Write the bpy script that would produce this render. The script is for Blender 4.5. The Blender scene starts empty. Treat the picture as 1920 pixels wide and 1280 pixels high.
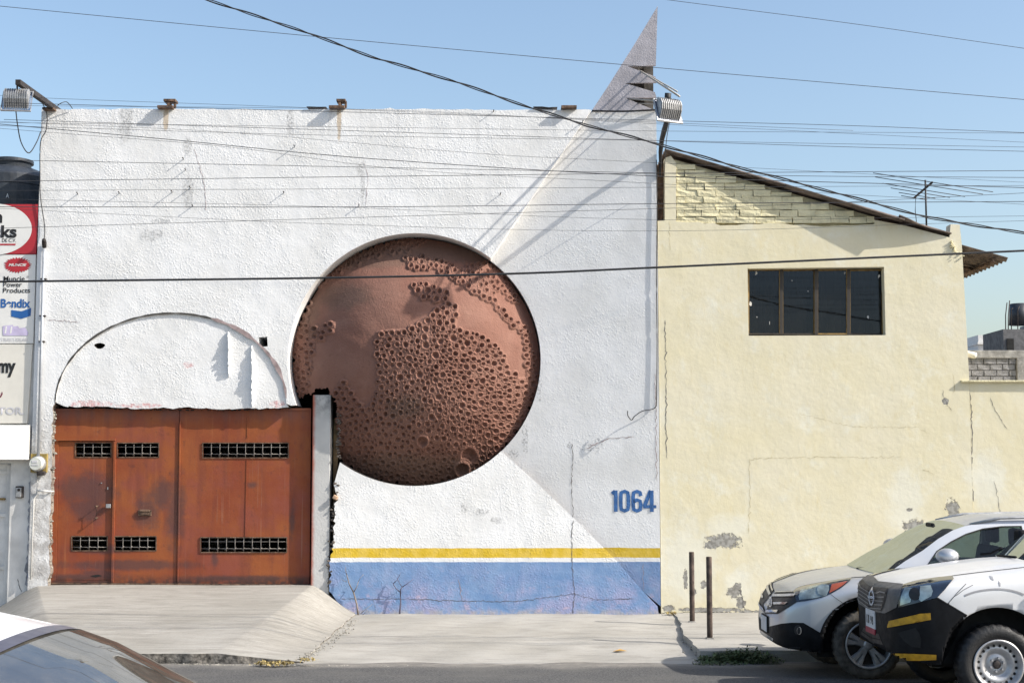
import bpy, bmesh, math, random
import numpy as np
from mathutils import Vector, Matrix
from mathutils.geometry import tessellate_polygon
from mathutils.bvhtree import BVHTree
random.seed(7); RNG = np.random.default_rng(7)
S = bpy.context.scene
COL = S.collection

# ------------------------------------------------------------------ camera
FPX, TILT, DIST, CAMH = 2667.0, math.radians(5.0), 20.0, 2.041
cam = bpy.data.cameras.new('camera'); cam.sensor_width = 36.0; cam.lens = 36.0*FPX/1920.0
cam.clip_end = 4000.0
camo = bpy.data.objects.new('camera', cam); COL.objects.link(camo)
camo.location = (0, -DIST, CAMH); camo.rotation_euler = (math.pi/2+TILT, 0, 0)
S.camera = camo
# ------------------------------------------------------------------ sky, sun, exposure
TO_SUN = Vector((1.0, -0.31, 0.765)).normalized()
EL = math.asin(TO_SUN.z); AZ = math.atan2(TO_SUN.x, TO_SUN.y)
w = bpy.data.worlds.new('World'); S.world = w; w.use_nodes = True
wn = w.node_tree; sky = wn.nodes.new('ShaderNodeTexSky'); sky.sky_type = 'NISHITA'
sky.sun_disc = False; sky.sun_elevation = EL; sky.sun_rotation = AZ
sky.air_density = 1.35; sky.dust_density = 5.5; sky.ozone_density = 2.1; sky.altitude = 950
wn.nodes['Background'].inputs[1].default_value = 0.15
wn.links.new(sky.outputs[0], wn.nodes['Background'].inputs[0])
sl = bpy.data.lights.new('sun', 'SUN'); sl.energy = 4.8; sl.angle = math.radians(0.53); sl.color = (1.0, 0.945, 0.86)
so = bpy.data.objects.new('sun', sl); COL.objects.link(so)
so.rotation_euler = (-TO_SUN).to_track_quat('-Z', 'Y').to_euler(); so.location = (20, -10, 20)
S.view_settings.view_transform = 'Standard'; S.view_settings.look = 'None'
S.view_settings.exposure = 0.5; S.view_settings.gamma = 1.0
S.render.engine = 'CYCLES'
S.cycles.use_denoising = True
S.cycles.max_bounces = 7; S.cycles.transparent_max_bounces = 12
S.cycles.sample_clamp_indirect = 6.0

# ------------------------------------------------------------------ pixel -> place
CT, ST = math.cos(TILT), math.sin(TILT)
CAM = Vector((0, -DIST, CAMH))
def ray(px, py):
    u = (px-960.0)/FPX; v = (640.0-py)/FPX
    return Vector((u, CT-v*ST, ST+v*CT))
def P(px, py, Y=0.0):                       # the point seen at a pixel on the upright plane y=Y
    d = ray(px, py); return CAM+d*((Y+DIST)/d.y)
def G(px, py, z=0.0):                       # ... on the level plane z
    d = ray(px, py); return CAM+d*((z-CAMH)/d.z)
def W(px, py, Y=0.0):
    p = P(px, py, Y); return (p.x, p.z)
def PX(p):                                  # place -> pixel
    q = Vector(p)-CAM; f = q.y*CT+q.z*ST; up = -q.y*ST+q.z*CT
    return (960+FPX*q.x/f, 640-FPX*up/f)

# ------------------------------------------------------------------ object helpers
def link(o, parent=None):
    COL.objects.link(o)
    if parent is not None:
        o.parent = parent
        o.matrix_parent_inverse = Matrix.Translation(-Vector(parent.get('_w', (0, 0, 0))))
    o['_w'] = (0.0, 0.0, 0.0) if parent is None or o.type == 'MESH' else o.get('_w', (0., 0., 0.))
    return o
def tag(o, label=None, cat=None, group=None, kind=None):
    if label: o['label'] = label
    if cat: o['category'] = cat
    if group: o['group'] = group
    if kind: o['kind'] = kind
    return o
def thing(name, loc, label, cat, group=None):
    o = bpy.data.objects.new(name, None); COL.objects.link(o); o.location = loc
    o.empty_display_size = 0.1; o['_w'] = tuple(loc)
    return tag(o, label, cat, group)
def sub(name, loc, parent):                 # an empty part (a wheel, say)
    o = bpy.data.objects.new(name, None); COL.objects.link(o); o.parent = parent
    o.matrix_parent_inverse = Matrix.Translation(-Vector(parent['_w'])); o.location = loc; o['_w'] = tuple(loc)
    return o
def mesh(name, verts, faces, mat=None, parent=None, smooth=False, fm=None):
    m = bpy.data.meshes.new(name); m.from_pydata([tuple(v) for v in verts], [], [tuple(f) for f in faces]); m.update()
    mats = mat if isinstance(mat, (list, tuple)) else [mat]
    for k in mats:
        if k: m.materials.append(k)
    if fm is not None: m.polygons.foreach_set('material_index', fm)
    if smooth: m.polygons.foreach_set('use_smooth', [True]*len(m.polygons))
    return link(bpy.data.objects.new(name, m), parent)
def frombm(name, bm, mat, parent=None, smooth=False, recalc=True):
    if recalc: bmesh.ops.recalc_face_normals(bm, faces=bm.faces)
    m = bpy.data.meshes.new(name); bm.to_mesh(m); bm.free()
    for k in (mat if isinstance(mat, (list, tuple)) else [mat]): m.materials.append(k)
    if smooth: m.polygons.foreach_set('use_smooth', [True]*len(m.polygons))
    return link(bpy.data.objects.new(name, m), parent)
def bbox(bm, c, s, bev=0.0, rot=None):
    r = bmesh.ops.create_cube(bm, size=1.0)
    M = Matrix.Translation(Vector(c)) @ (rot.to_4x4() if rot is not None else Matrix.Identity(4)) @ Matrix.Diagonal((s[0], s[1], s[2], 1))
    bmesh.ops.transform(bm, matrix=M, verts=r['verts'])
    if bev > 0:
        es = list({e for v in r['verts'] for e in v.link_edges})
        bmesh.ops.bevel(bm, geom=es, offset=bev, segments=2, affect='EDGES', profile=0.6)
def box(name, c, s, mat, parent=None, bev=0.0, rot=None):
    bm = bmesh.new(); bbox(bm, c, s, bev, rot); return frombm(name, bm, mat, parent)
def btube(bm, pts, r, n=8, caps=True):
    pts = [Vector(p) for p in pts]; rings = []
    rr = r if isinstance(r, (list, tuple)) else [r]*len(pts)
    up = Vector((0, 0, 1))
    for i, p in enumerate(pts):
        t = (pts[min(i+1, len(pts)-1)]-pts[max(i-1, 0)]).normalized()
        a = t.cross(up)
        if a.length < 1e-3: a = t.cross(Vector((1, 0, 0)))
        a.normalize(); b = a.cross(t).normalized()
        rings.append([bm.verts.new(p+(a*math.cos(2*math.pi*k/n)+b*math.sin(2*math.pi*k/n))*rr[i]) for k in range(n)])
    for i in range(len(rings)-1):
        for k in range(n):
            bm.faces.new((rings[i][k], rings[i][(k+1) % n], rings[i+1][(k+1) % n], rings[i+1][k]))
    if caps:
        bm.faces.new(rings[0][::-1]); bm.faces.new(rings[-1])
def tube(name, pts, r, mat, parent=None, n=8, smooth=True):
    bm = bmesh.new(); btube(bm, pts, r, n); return frombm(name, bm, mat, parent, smooth)
def tess(loops):
    return tessellate_polygon([[Vector((a, b, 0)) for a, b in l] for l in loops])
def prism(name, outer, holes, yf, yb, mat, parent=None, smat=None, dx=0.0):
    """solid with outline in x-z, front at yf (number or function of x,z), back at yb; holes go right through"""
    loops = [outer]+list(holes); flat = [p for l in loops for p in l]; n = len(flat)
    F = yf if callable(yf) else (lambda x, z: yf)
    B = yb if callable(yb) else (lambda x, z: yb)
    vs = [(x, F(x, z), z) for x, z in flat]+[(x, B(x, z), z) for x, z in flat]
    fs = []; fm = []
    for t in tess(loops):
        a, b, c = [Vector((flat[i][0], flat[i][1])) for i in t]
        cr = (b-a).x*(c-a).y-(b-a).y*(c-a).x
        t = tuple(t) if cr > 0 else tuple(t)[::-1]
        fs.append(t); fm.append(0); fs.append(tuple(i+n for i in t[::-1])); fm.append(1 if smat else 0)
    k = 0
    for li, l in enumerate(loops):
        area = sum(l[i][0]*l[(i+1) % len(l)][1]-l[(i+1) % len(l)][0]*l[i][1] for i in range(len(l)))
        ccw = area > 0
        if li > 0: ccw = not ccw
        for i in range(len(l)):
            a, b = k+i, k+(i+1) % len(l)
            fs.append((b, a, a+n, b+n) if ccw else (a, b, b+n, a+n)); fm.append(1 if smat else 0)
        k += len(l)
    return mesh(name, vs, fs, [mat, smat] if smat else mat, parent, fm=fm)
def jag(pts, step, amp, seed=0):
    r = random.Random(seed); out = []
    for (a, b), (c, d) in zip(pts[:-1], pts[1:]):
        L = math.hypot(c-a, d-b); n = max(1, int(L/step)); out.append((a, b))
        for i in range(1, n):
            t = (i+r.uniform(-.3, .3))/n
            out.append((a+(c-a)*t+r.gauss(0, amp), b+(d-b)*t+r.gauss(0, amp)))
    out.append(pts[-1]); return out
def ribbon(name, pts, wid, mat, parent=None, F=None, off=0.003, jit=0.0, seed=1, taper=True):
    """flat strip lying on a wall: pts (x,z), facing the street"""
    F = F or (lambda x, z: 0.0); r = random.Random(seed)
    pts = [Vector((a, b)) for a, b in pts]; vs = []; fs = []
    for i, p in enumerate(pts):
        t = (pts[min(i+1, len(pts)-1)]-pts[max(i-1, 0)]).normalized(); nrm = Vector((-t.y, t.x))
        h = wid*.5*(1+(r.uniform(-jit, jit)))
        if taper and i in (0, len(pts)-1): h *= .25
        for s in (-1, 1):
            q = p+nrm*h*s; vs.append((q.x, F(q.x, q.y)-off, q.y))
    for i in range(len(pts)-1): fs.append((2*i, 2*i+2, 2*i+3, 2*i+1))
    o = mesh(name, vs, fs, mat, parent)
    return o
def arc(c, r, a0, a1, n):
    return [(c[0]+r*math.cos(math.radians(a0+(a1-a0)*i/n)), c[1]+r*math.sin(math.radians(a0+(a1-a0)*i/n))) for i in range(n+1)]
def dense(pts, n):
    out = []
    for (a, b), (c, d) in zip(pts[:-1], pts[1:]):
        for i in range(n): out.append((a+(c-a)*i/n, b+(d-b)*i/n))
    out.append(pts[-1]); return out

# ------------------------------------------------------------------ material helpers
class NT:
    def __init__(s, name):
        s.m = bpy.data.materials.new(name); s.m.use_nodes = True; s.t = s.m.node_tree
        s.b = s.t.nodes['Principled BSDF']; s.out = s.t.nodes['Material Output']
        s.co = s.t.nodes.new('ShaderNodeNewGeometry').outputs['Position']; s.c0 = s.co
    def n(s, typ, **kw):
        x = s.t.nodes.new('ShaderNode'+typ)
        for k, v in kw.items():
            if k.startswith('i_'):
                key = k[2:]; sock = x.inputs[int(key)] if key.isdigit() else x.inputs[key.replace('_', ' ')]
                s.set(sock, v)
            else: setattr(x, k, v)
        return x
    def set(s, sock, v):
        if isinstance(v, bpy.types.NodeSocket): s.t.links.new(v, sock)
        elif isinstance(v, (tuple, list)) and len(v) == 3 and sock.type == 'RGBA': sock.default_value = (*v, 1)
        else: sock.default_value = v
    def noise(s, scale, detail=4, rough=.55, vec=None, dist=0.0):
        x = s.n('TexNoise', i_Scale=scale, i_Detail=detail, i_Roughness=rough, i_Distortion=dist); s.set(x.inputs['Vector'], vec or s.co); return x.outputs['Fac']
    def scaled(s, v3):
        return s.n('VectorMath', operation='MULTIPLY', i_0=s.co, i_1=v3).outputs[0]
    def ramp(s, f, a, b, lo=0.0, hi=1.0):
        return s.n('MapRange', interpolation_type='SMOOTHSTEP', i_0=f, i_1=a, i_2=b, i_3=lo, i_4=hi).outputs[0]
    def math(s, op, a, b=0.0, c=0.0, clamp=False):
        return s.n('Math', operation=op, use_clamp=clamp, i_0=a, i_1=b, i_2=c).outputs[0]
    def mix(s, f, a, b, mode='MIX'):
        x = s.n('Mix', data_type='RGBA', blend_type=mode); s.set(x.inputs[0], f); s.set(x.inputs[6], a); s.set(x.inputs[7], b); return x.outputs[2]
    def sep(s, vec=None):
        return s.n('SeparateXYZ', i_0=vec or s.co).outputs
    def spots(s, lst, amp=.5, nscale=9.0, soft=.25):
        """mask of ragged blotches: (x,z,rx,rz)"""
        nz = s.noise(nscale, 7, .7); nz = s.math('MULTIPLY_ADD', nz, amp*4, -amp*2.05); cur = None
        for (x, z, rx, rz) in lst:
            d = s.n('VectorMath', operation='SUBTRACT', i_0=s.co, i_1=(x, 0, z)).outputs[0]
            d = s.n('VectorMath', operation='MULTIPLY', i_0=d, i_1=(1/rx, 0, 1/rz)).outputs[0]
            L = s.n('VectorMath', operation='LENGTH', i_0=d).outputs['Value']
            L = s.math('ADD', L, nz); f = s.ramp(L, 1-soft, 1+soft, 1.0, 0.0)
            cur = f if cur is None else s.math('MAXIMUM', cur, f)
        return cur
    def bump(s, h, strength=.5, dist=.01, prev=None):
        x = s.n('Bump', i_Strength=strength, i_Distance=dist); s.set(x.inputs['Height'], h)
        if prev: s.set(x.inputs['Normal'], prev)
        s.set(s.b.inputs['Normal'], x.outputs[0]); return x.outputs[0]
    def done(s, col=None, rough=None, metal=None, spec=None):
        if col is not None: s.set(s.b.inputs['Base Color'], col)
        if rough is not None: s.set(s.b.inputs['Roughness'], rough)
        if metal is not None: s.set(s.b.inputs['Metallic'], metal)
        if spec is not None: s.set(s.b.inputs['Specular IOR Level'], spec)
        return s.m
def plain(name, col, rough=.6, metal=0.0, var=.12, scale=6.0, bump=0.0, bscale=60.0, spec=None, coat=0.0):
    t = NT(name); d = tuple(c*(1-var*1.6) for c in col); l = tuple(min(1, c*(1+var)) for c in col)
    c = t.mix(t.ramp(t.noise(scale, 6, .6), .25, .75), d, l)
    if bump: t.bump(t.noise(bscale, 3), bump, .01)
    if coat: t.b.inputs['Coat Weight'].default_value = coat; t.b.inputs['Coat Roughness'].default_value = .04
    return t.done(c, t.ramp(t.noise(scale*2.3, 4), .2, .8, max(.02, rough-.08), min(1, rough+.08)), metal, spec)
def srgb(r, g, b):
    f = lambda v: (v/255/12.92) if v/255 <= .04045 else ((v/255+.055)/1.055)**2.4
    return (f(r), f(g), f(b))

# marks on the white wall, in pixels of the photograph
def XZ(px, py, rx, ry): p = P(px, py); return (p.x, p.z, rx/133.0, ry/133.0)
def stucco(name, paint=True, dirt=True, bumpk=1.0):
    t = NT(name); X, Y, Z = t.sep()
    base = t.mix(t.ramp(t.noise(1.3, 6, .6), .3, .75), (.80, .80, .80), (.70, .695, .68))
    fine = t.noise(26, 5, .6); base = t.mix(t.ramp(fine, .60, .74, 0, .5), base, (.62, .61, .59))
    if dirt:
        m1 = t.spots([XZ(236, 228, 12, 40), XZ(545, 228, 7, 26), XZ(352, 275, 8, 16), XZ(352, 360, 10, 30), XZ(676, 320, 8, 14), XZ(680, 350, 4, 30), XZ(300, 415, 14, 5), XZ(285, 440, 22, 10), XZ(905, 960, 14, 6), XZ(870, 950, 7, 9), XZ(930, 975, 10, 6)], .75, 7)
        base = t.mix(t.math('MULTIPLY', m1, t.ramp(t.noise(30, 5, .65), .38, .68, .05, .62)), base, (.16, .16, .16))
        st = t.noise(1.0, 5, .6, t.scaled((9, 1, .7)))
        top = t.ramp(Z, P(600, 320).z, P(600, 205).z)
        base = t.mix(t.math('MULTIPLY', top, t.ramp(st, .52, .74, 0, .42)), base, (.30, .30, .29))
        m2 = t.spots([XZ(311, 222, 5, 22), XZ(636, 222, 4, 40)], .5, 8)
        base = t.mix(t.math('MULTIPLY', m2, .55), base, (.40, .25, .08))
        m3 = t.spots([XZ(352, 684, 8, 6), XZ(170, 757, 36, 6), XZ(520, 757, 14, 6), XZ(260, 760, 40, 4)], .5, 16)
        base = t.mix(t.math('MULTIPLY', m3, t.ramp(t.noise(22, 5), .4, .65, .1, .55)), base, (.55, .10, .10))
        m4 = t.spots([XZ(1070, 835, 5, 6), XZ(1110, 838, 18, 9), XZ(1125, 830, 10, 10), XZ(1012, 720, 4, 30), XZ(985, 822, 6, 22), XZ(962, 850, 10, 8)], .7, 12)
        base = t.mix(t.math('MULTIPLY', m4, t.ramp(t.noise(40, 4), .45, .62, 0, .6)), base, (.25, .25, .25))
    if not paint:
        jb = t.math('MULTIPLY', t.math('GREATER_THAN', P(112, 900).x, X), t.math('GREATER_THAN', P(100, 752).z, Z)); base = t.mix(jb, base, t.mix(t.ramp(t.noise(12, 6, .7), .35, .65), (.11, .085, .075), (.27, .235, .20)))
    if paint:
        z1, z2, z3 = P(900, 1027).z, P(900, 1045).z, P(900, 1053).z
        wob = t.math('MULTIPLY_ADD', t.noise(5, 2), .02, -.01); zz = t.math('ADD', Z, wob)
        yel = t.math('MULTIPLY', t.math('GREATER_THAN', z1, zz), t.math('GREATER_THAN', zz, z2))
        ycol = t.mix(t.ramp(t.noise(7, 5), .35, .7), (.62, .42, .035), (.70, .50, .10))
        side = t.math('GREATER_THAN', X, P(560, 900).x); yel = t.math('MULTIPLY', yel, side)
        base = t.mix(yel, base, ycol)
        blu = t.math('MULTIPLY', t.math('GREATER_THAN', z3, zz), side)
        bcol = t.mix(t.ramp(t.noise(3.2, 6, .65), .3, .7), (.14, .25, .45), (.22, .325, .51))
        low = t.ramp(Z, P(900, 1150).z, P(900, 1060).z, 1.0, .25)
        bcol = t.mix(t.math('MULTIPLY', low, t.ramp(t.noise(2.1, 7, .72), .42, .62, 0, .85)), bcol, (.33, .33, .50))
        bcol = t.mix(t.math('MULTIPLY', low, t.ramp(t.noise(4.3, 6, .7, t.scaled((1, 1, 1.7))), .56, .72, 0, .8)), bcol, (.52, .40, .47))
        chip = t.math('MULTIPLY', t.ramp(t.noise(11, 5, .7), .68, .72), low)
        bcol = t.mix(chip, bcol, (.66, .64, .63))
        base = t.mix(blu, base, bcol)
        jm = t.math('MULTIPLY', t.math('SUBTRACT', 1.0, side), t.ramp(Z, P(80, 860).z, P(80, 740).z, 1, 0)); base = t.mix(t.math('MULTIPLY', jm, t.ramp(t.noise(6, 6, .7), .35, .62, .15, .9)), base, (.36, .345, .33))
        spl = t.ramp(Z, P(900, 1150).z, P(900, 1138).z, .75, 0.0)
        base = t.mix(t.math('MULTIPLY', spl, t.ramp(t.noise(9, 5), .35, .6)), base, (.40, .37, .36))
    h1 = t.noise(38, 8, .62); h2 = t.n('TexVoronoi', feature='SMOOTH_F1', i_Scale=30.0); t.set(h2.inputs['Vector'], t.n('VectorMath', operation='ADD', i_0=t.co, i_1=t.n('VectorMath', operation='SCALE', i_0=t.n('TexNoise', i_Scale=14.0).outputs['Color'], i_3=.05).outputs[0]).outputs[0])
    patch = t.ramp(t.noise(2.2, 5), .35, .65, .3, 1.0)
    a = t.bump(t.noise(2.4, 3), .4*bumpk, .03)
    x = t.math('MULTIPLY', t.math('MULTIPLY_ADD', t.ramp(h2.outputs['Distance'], .0, .45, 1, 0), .35, h1), patch)
    b = t.bump(x, .62*bumpk, .0125, a)
    return t.done(base, .85, 0, .25)
M = {}
M['white'] = stucco('white_stucco'); M['plain_white'] = stucco('plain_stucco', False, False, .7)
M['ray'] = stucco('ray_stucco', True, True, .55)
M['spire'] = plain('spire_render', (.47, .445, .47), .9, var=.14, scale=4, bump=.45, bscale=38)
M['spire_in'] = plain('notch_shade_concrete', (.075, .068, .062), .95, var=.4, scale=8)  # near-black colour paints in the shade inside the spire notches
M['white_paint'] = plain('white_paint', (.62, .61, .59), .7, var=.14, scale=3, bump=.4, bscale=25)
M['concrete_raw'] = plain('raw_concrete', (.33, .32, .30), .9, var=.3, scale=5, bump=.8, bscale=30)
M['broken'] = plain('broken_masonry', (.13, .11, .095), .95, var=.5, scale=9, bump=1.0, bscale=22)
M['crack'] = plain('crack_dark', (.07, .065, .06), .95, var=.3)
M['crackw'] = plain('wall_crack', (.13, .12, .12), .95); M['hair'] = plain('hairline_grey', (.38, .295, .29), .95, var=.3)
M['black'] = plain('dark_void', (.012, .012, .012), .9)
M['blue_num'] = plain('blue_paint', (.045, .14, .36), .75, var=.2, scale=12, bump=.6, bscale=34)
M['rusty'] = plain('rusty_iron', (.14, .085, .055), .85, var=.5, scale=14, bump=.6)
M['dark_iron'] = plain('dark_iron', (.05, .042, .04), .7, .4, var=.4, scale=14)
M['alu'] = plain('dull_aluminium', (.40, .40, .40), .5, .6, var=.2, scale=10)
M['cable'] = plain('black_cable', (.02, .02, .022), .6)
M['wire'] = plain('thin_wire', (.045, .045, .05), .6)
M['pipe'] = plain('grey_pipe', (.42, .44, .47), .55, .3, var=.15)
def m_planet():
    t = NT('planet_cement'); X, Y, Z = t.sep()
    c = t.mix(t.ramp(t.noise(1.1, 6, .6), .3, .7), (.215, .105, .078), (.265, .142, .108))
    c = t.mix(t.ramp(t.noise(3.5, 6, .65), .5, .78, 0, .6), c, (.30, .168, .128))
    c = t.mix(t.ramp(t.noise(11, 6, .7), .56, .74, 0, .5), c, (.115, .052, .036))
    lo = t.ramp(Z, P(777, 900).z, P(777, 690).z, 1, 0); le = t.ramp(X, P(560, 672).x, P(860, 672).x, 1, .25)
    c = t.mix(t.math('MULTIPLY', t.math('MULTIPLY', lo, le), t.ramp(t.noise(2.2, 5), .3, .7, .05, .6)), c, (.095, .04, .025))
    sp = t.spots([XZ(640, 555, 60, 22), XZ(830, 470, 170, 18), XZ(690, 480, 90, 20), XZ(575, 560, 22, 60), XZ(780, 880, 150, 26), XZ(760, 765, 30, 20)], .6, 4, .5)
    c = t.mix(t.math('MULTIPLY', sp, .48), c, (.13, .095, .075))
    a = t.bump(t.noise(14, 6, .65), .45, .02); t.bump(t.noise(60, 5, .65), .5, .008, a)
    return t.done(c, .9, 0, .2)
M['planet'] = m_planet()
def m_rust():
    t = NT('rusted_gate_paint'); X, Y, Z = t.sep()
    st = t.noise(1.0, 5, .55, t.scaled((6, 1, .8)))
    c = t.mix(t.ramp(t.noise(1.1, 6, .6), .32, .68), (.215, .046, .018), (.285, .082, .024))
    c = t.mix(t.ramp(t.noise(1.9, 6, .65), .46, .68, 0, .75), c, (.235, .062, .040))
    c = t.mix(t.ramp(st, .48, .70, 0, .5), c, (.155, .040, .026))
    c = t.mix(t.ramp(t.noise(1.0, 5, .6, t.scaled((16, 1, .5))), .60, .74, 0, .45), c, (.34, .125, .05))
    c = t.mix(t.ramp(t.noise(7, 8, .72), .55, .72, 0, .6), c, (.11, .034, .024))
    g = lambda px, py, rx, ry: XZ(px, py, rx, ry)
    sm = t.spots([g(150, 915, 42, 26), g(185, 920, 26, 30), g(160, 955, 34, 22), g(272, 960, 22, 34), g(325, 960, 16, 60), g(300, 930, 26, 26), g(235, 1060, 120, 8), g(180, 1078, 30, 8), g(180, 1030, 50, 8), g(460, 1085, 110, 5), g(150, 1082, 60, 5), g(470, 909, 11, 6), g(399, 1050, 6, 14), g(545, 975, 5, 30)], .55, 5, .55)
    c = t.mix(t.math('MULTIPLY', sm, .68), c, (.065, .040, .042))
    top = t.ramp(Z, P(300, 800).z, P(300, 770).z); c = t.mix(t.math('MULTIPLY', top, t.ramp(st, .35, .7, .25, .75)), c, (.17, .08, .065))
    dr = t.math('MULTIPLY', t.ramp(t.noise(1.0, 4, .6, t.scaled((34, 1, .35))), .60, .70), t.ramp(t.noise(1.7, 4), .45, .6)); c = t.mix(t.math('MULTIPLY', dr, .4), c, (.30, .17, .12))
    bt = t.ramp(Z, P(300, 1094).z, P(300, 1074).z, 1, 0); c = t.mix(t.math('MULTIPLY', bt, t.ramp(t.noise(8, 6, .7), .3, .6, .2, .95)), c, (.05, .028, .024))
    fl = t.ramp(t.noise(28, 6, .7), .64, .70); c = t.mix(t.math('MULTIPLY', fl, .6), c, (.10, .05, .035))
    t.bump(t.noise(9, 6, .7), .35, .01)
    return t.done(c, t.ramp(t.noise(5, 5), .3, .7, .5, .75), 0, .35)
M['rust'] = m_rust()
def m_yellow():
    t = NT('yellow_plaster'); X, Y, Z = t.sep()
    c = t.mix(t.ramp(t.noise(.9, 6, .6), .3, .72), (.665, .605, .42), (.69, .64, .49))
    c = t.mix(t.ramp(t.noise(2.0, 7, .72), .50, .70, 0, .8), c, (.71, .69, .58))
    c = t.mix(t.ramp(t.noise(5, 7, .72, t.scaled((1.8, 1, .6))), .54, .74, 0, .65), c, (.63, .545, .33))
    pale = t.spots([XZ(1290, 1060, 45, 70), XZ(1370, 990, 40, 22), XZ(1700, 940, 30, 60), XZ(1385, 1100, 26, 30), XZ(1850, 900, 34, 50)], .6, 5, .5)
    c = t.mix(t.math('MULTIPLY', pale, .6), c, (.72, .71, .62))
    bare = t.spots([XZ(1357, 1014, 29, 12), XZ(1335, 1022, 16, 6), XZ(1716, 990, 18, 14), XZ(1708, 1003, 14, 12), XZ(1787, 955, 12, 17), XZ(1745, 983, 4, 4), XZ(1705, 955, 5, 3), XZ(1376, 1110, 13, 8), XZ(1382, 1100, 6, 9), XZ(1773, 752, 6, 6), XZ(1285, 1085, 4, 16), XZ(1300, 1108, 5, 6), XZ(1390, 1130, 8, 10), XZ(1320, 1095, 5, 7), XZ(1254, 1140, 10, 6), XZ(1330, 1143, 60, 4), XZ(1470, 1146, 80, 3)], .75, 16, .12)
    bare = t.math('MULTIPLY', bare, 1.0)
    c = t.mix(bare, c, t.mix(t.ramp(t.noise(22, 5), .35, .65), (.22, .21, .19), (.37, .36, .33)))
    a = t.bump(t.noise(1.2, 4), .35, .05); b = t.bump(t.noise(18, 8, .7), .30, .010, a)
    t.bump(t.math('SUBTRACT', 1.0, bare), .8, .015, b)
    return t.done(c, .88, 0, .2)
M['yellow'] = m_yellow()
M['yellow_brick'] = plain('yellow_brick_paint', (.70, .64, .42), .9, var=.14, scale=4, bump=1.0, bscale=26)
M['mortar'] = plain('dark_mortar', (.58, .52, .34), .95, var=.2, scale=9, bump=.8, bscale=30)
M['block'] = plain('grey_block', (.27, .265, .265), .95, var=.22, scale=10, bump=1.0, bscale=50)
M['block_mortar'] = plain('grey_mortar', (.17, .165, .16), .95, var=.3, scale=9)
def m_concrete(name, groove):
    t = NT(name)
    c = t.mix(t.ramp(t.noise(.8, 6, .6), .3, .7), (.31, .295, .263), (.395, .378, .345))
    c = t.mix(t.ramp(t.noise(3, 7, .72, t.scaled((.6, 2, 1))), .46, .70, 0, .65), c, (.235, .222, .198))
    c = t.mix(t.ramp(t.noise(14, 6, .7, t.scaled((.4, 2.2, 1))), .56, .75, 0, .5), c, (.50, .475, .42))
    c = t.mix(t.ramp(t.noise(24, 5, .65), .64, .74, 0, .75), c, (.12, .115, .105)); c = t.mix(t.ramp(t.noise(60, 4, .7), .52, .72, 0, .35), c, (.17, .16, .145))
    h = t.noise(1.0, 4, .6, t.scaled((1.6, 44 if groove else 22, 20))); a = t.bump(h, .75 if groove else .4, .02); t.bump(t.noise(45, 5, .65), .4, .01, a)
    if groove:
        c = t.mix(t.ramp(h, .42, .6, .45, 0), c, (.22, .205, .18)); X, Y, Z = t.sep(); yj = G(400, 1140, .27).y
        jl = t.ramp(t.math('ABSOLUTE', t.math('SUBTRACT', t.math('MULTIPLY_ADD', t.noise(3, 3), .03, Y), yj+.015)), .004, .016, .7, 0); c = t.mix(jl, c, (.14, .13, .115))
    return t.done(c, .92, 0, .2)
M['ramp'] = m_concrete('broom_concrete', True); M['pave'] = m_concrete('old_concrete', False)
def m_asphalt():
    t = NT('asphalt'); X, Y, Z = t.sep()
    c = t.mix(t.ramp(t.noise(55, 6, .75), .36, .64), (.032, .032, .034), (.15, .147, .142))
    c = t.mix(t.ramp(t.noise(1.2, 6, .6), .4, .75, 0, .6), c, (.13, .125, .115))
    edge = t.ramp(t.math('ADD', Y, t.math('MULTIPLY_ADD', t.noise(1.6, 5), .9, -.45)), -5.0, -4.35)
    c = t.mix(t.math('MULTIPLY', edge, t.ramp(t.noise(9, 6, .7), .25, .7, .3, .85)), c, (.27, .25, .22))
    t.bump(t.noise(90, 3), .6, .008); return t.done(c, .9, 0, .2)
M['asphalt'] = m_asphalt()

# ------------------------------------------------------------------ ground, road, pavements
KERB = -4.04
def roadz(y):
    ys = [-400, -14, -9, -7.85, -5.9, -4.2, -4.0, 3]; zs = [.08, .08, .065, .045, -.03, -.10, -.11, -.11]
    return float(np.interp(y, ys, zs))
ys = [-400, -60, -25, -20, -17, -14, -11, -9, -7.85, -6.8, -5.9, -5.3, -4.7, -4.2, -4.0, 0, 3]
xs = [-400, -60, -30, -20, -14, -10, -6, -3, 0, 3, 6, 10, 14, 20, 30, 60, 400]
tag(mesh('road', [(x, y, roadz(y)) for y in ys for x in xs], [(j*len(xs)+i, j*len(xs)+i+1, (j+1)*len(xs)+i+1, (j+1)*len(xs)+i) for j in range(len(ys)-1) for i in range(len(xs)-1)], M['asphalt']), kind='structure')
tag(mesh('ground', [(-1500, -1500, -.5), (1500, -1500, -.5), (1500, 1500, -.5), (-1500, 1500, -.5)], [(0, 1, 2, 3)], plain('dry_soil', (.22, .19, .15), .95)), kind='structure')
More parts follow.
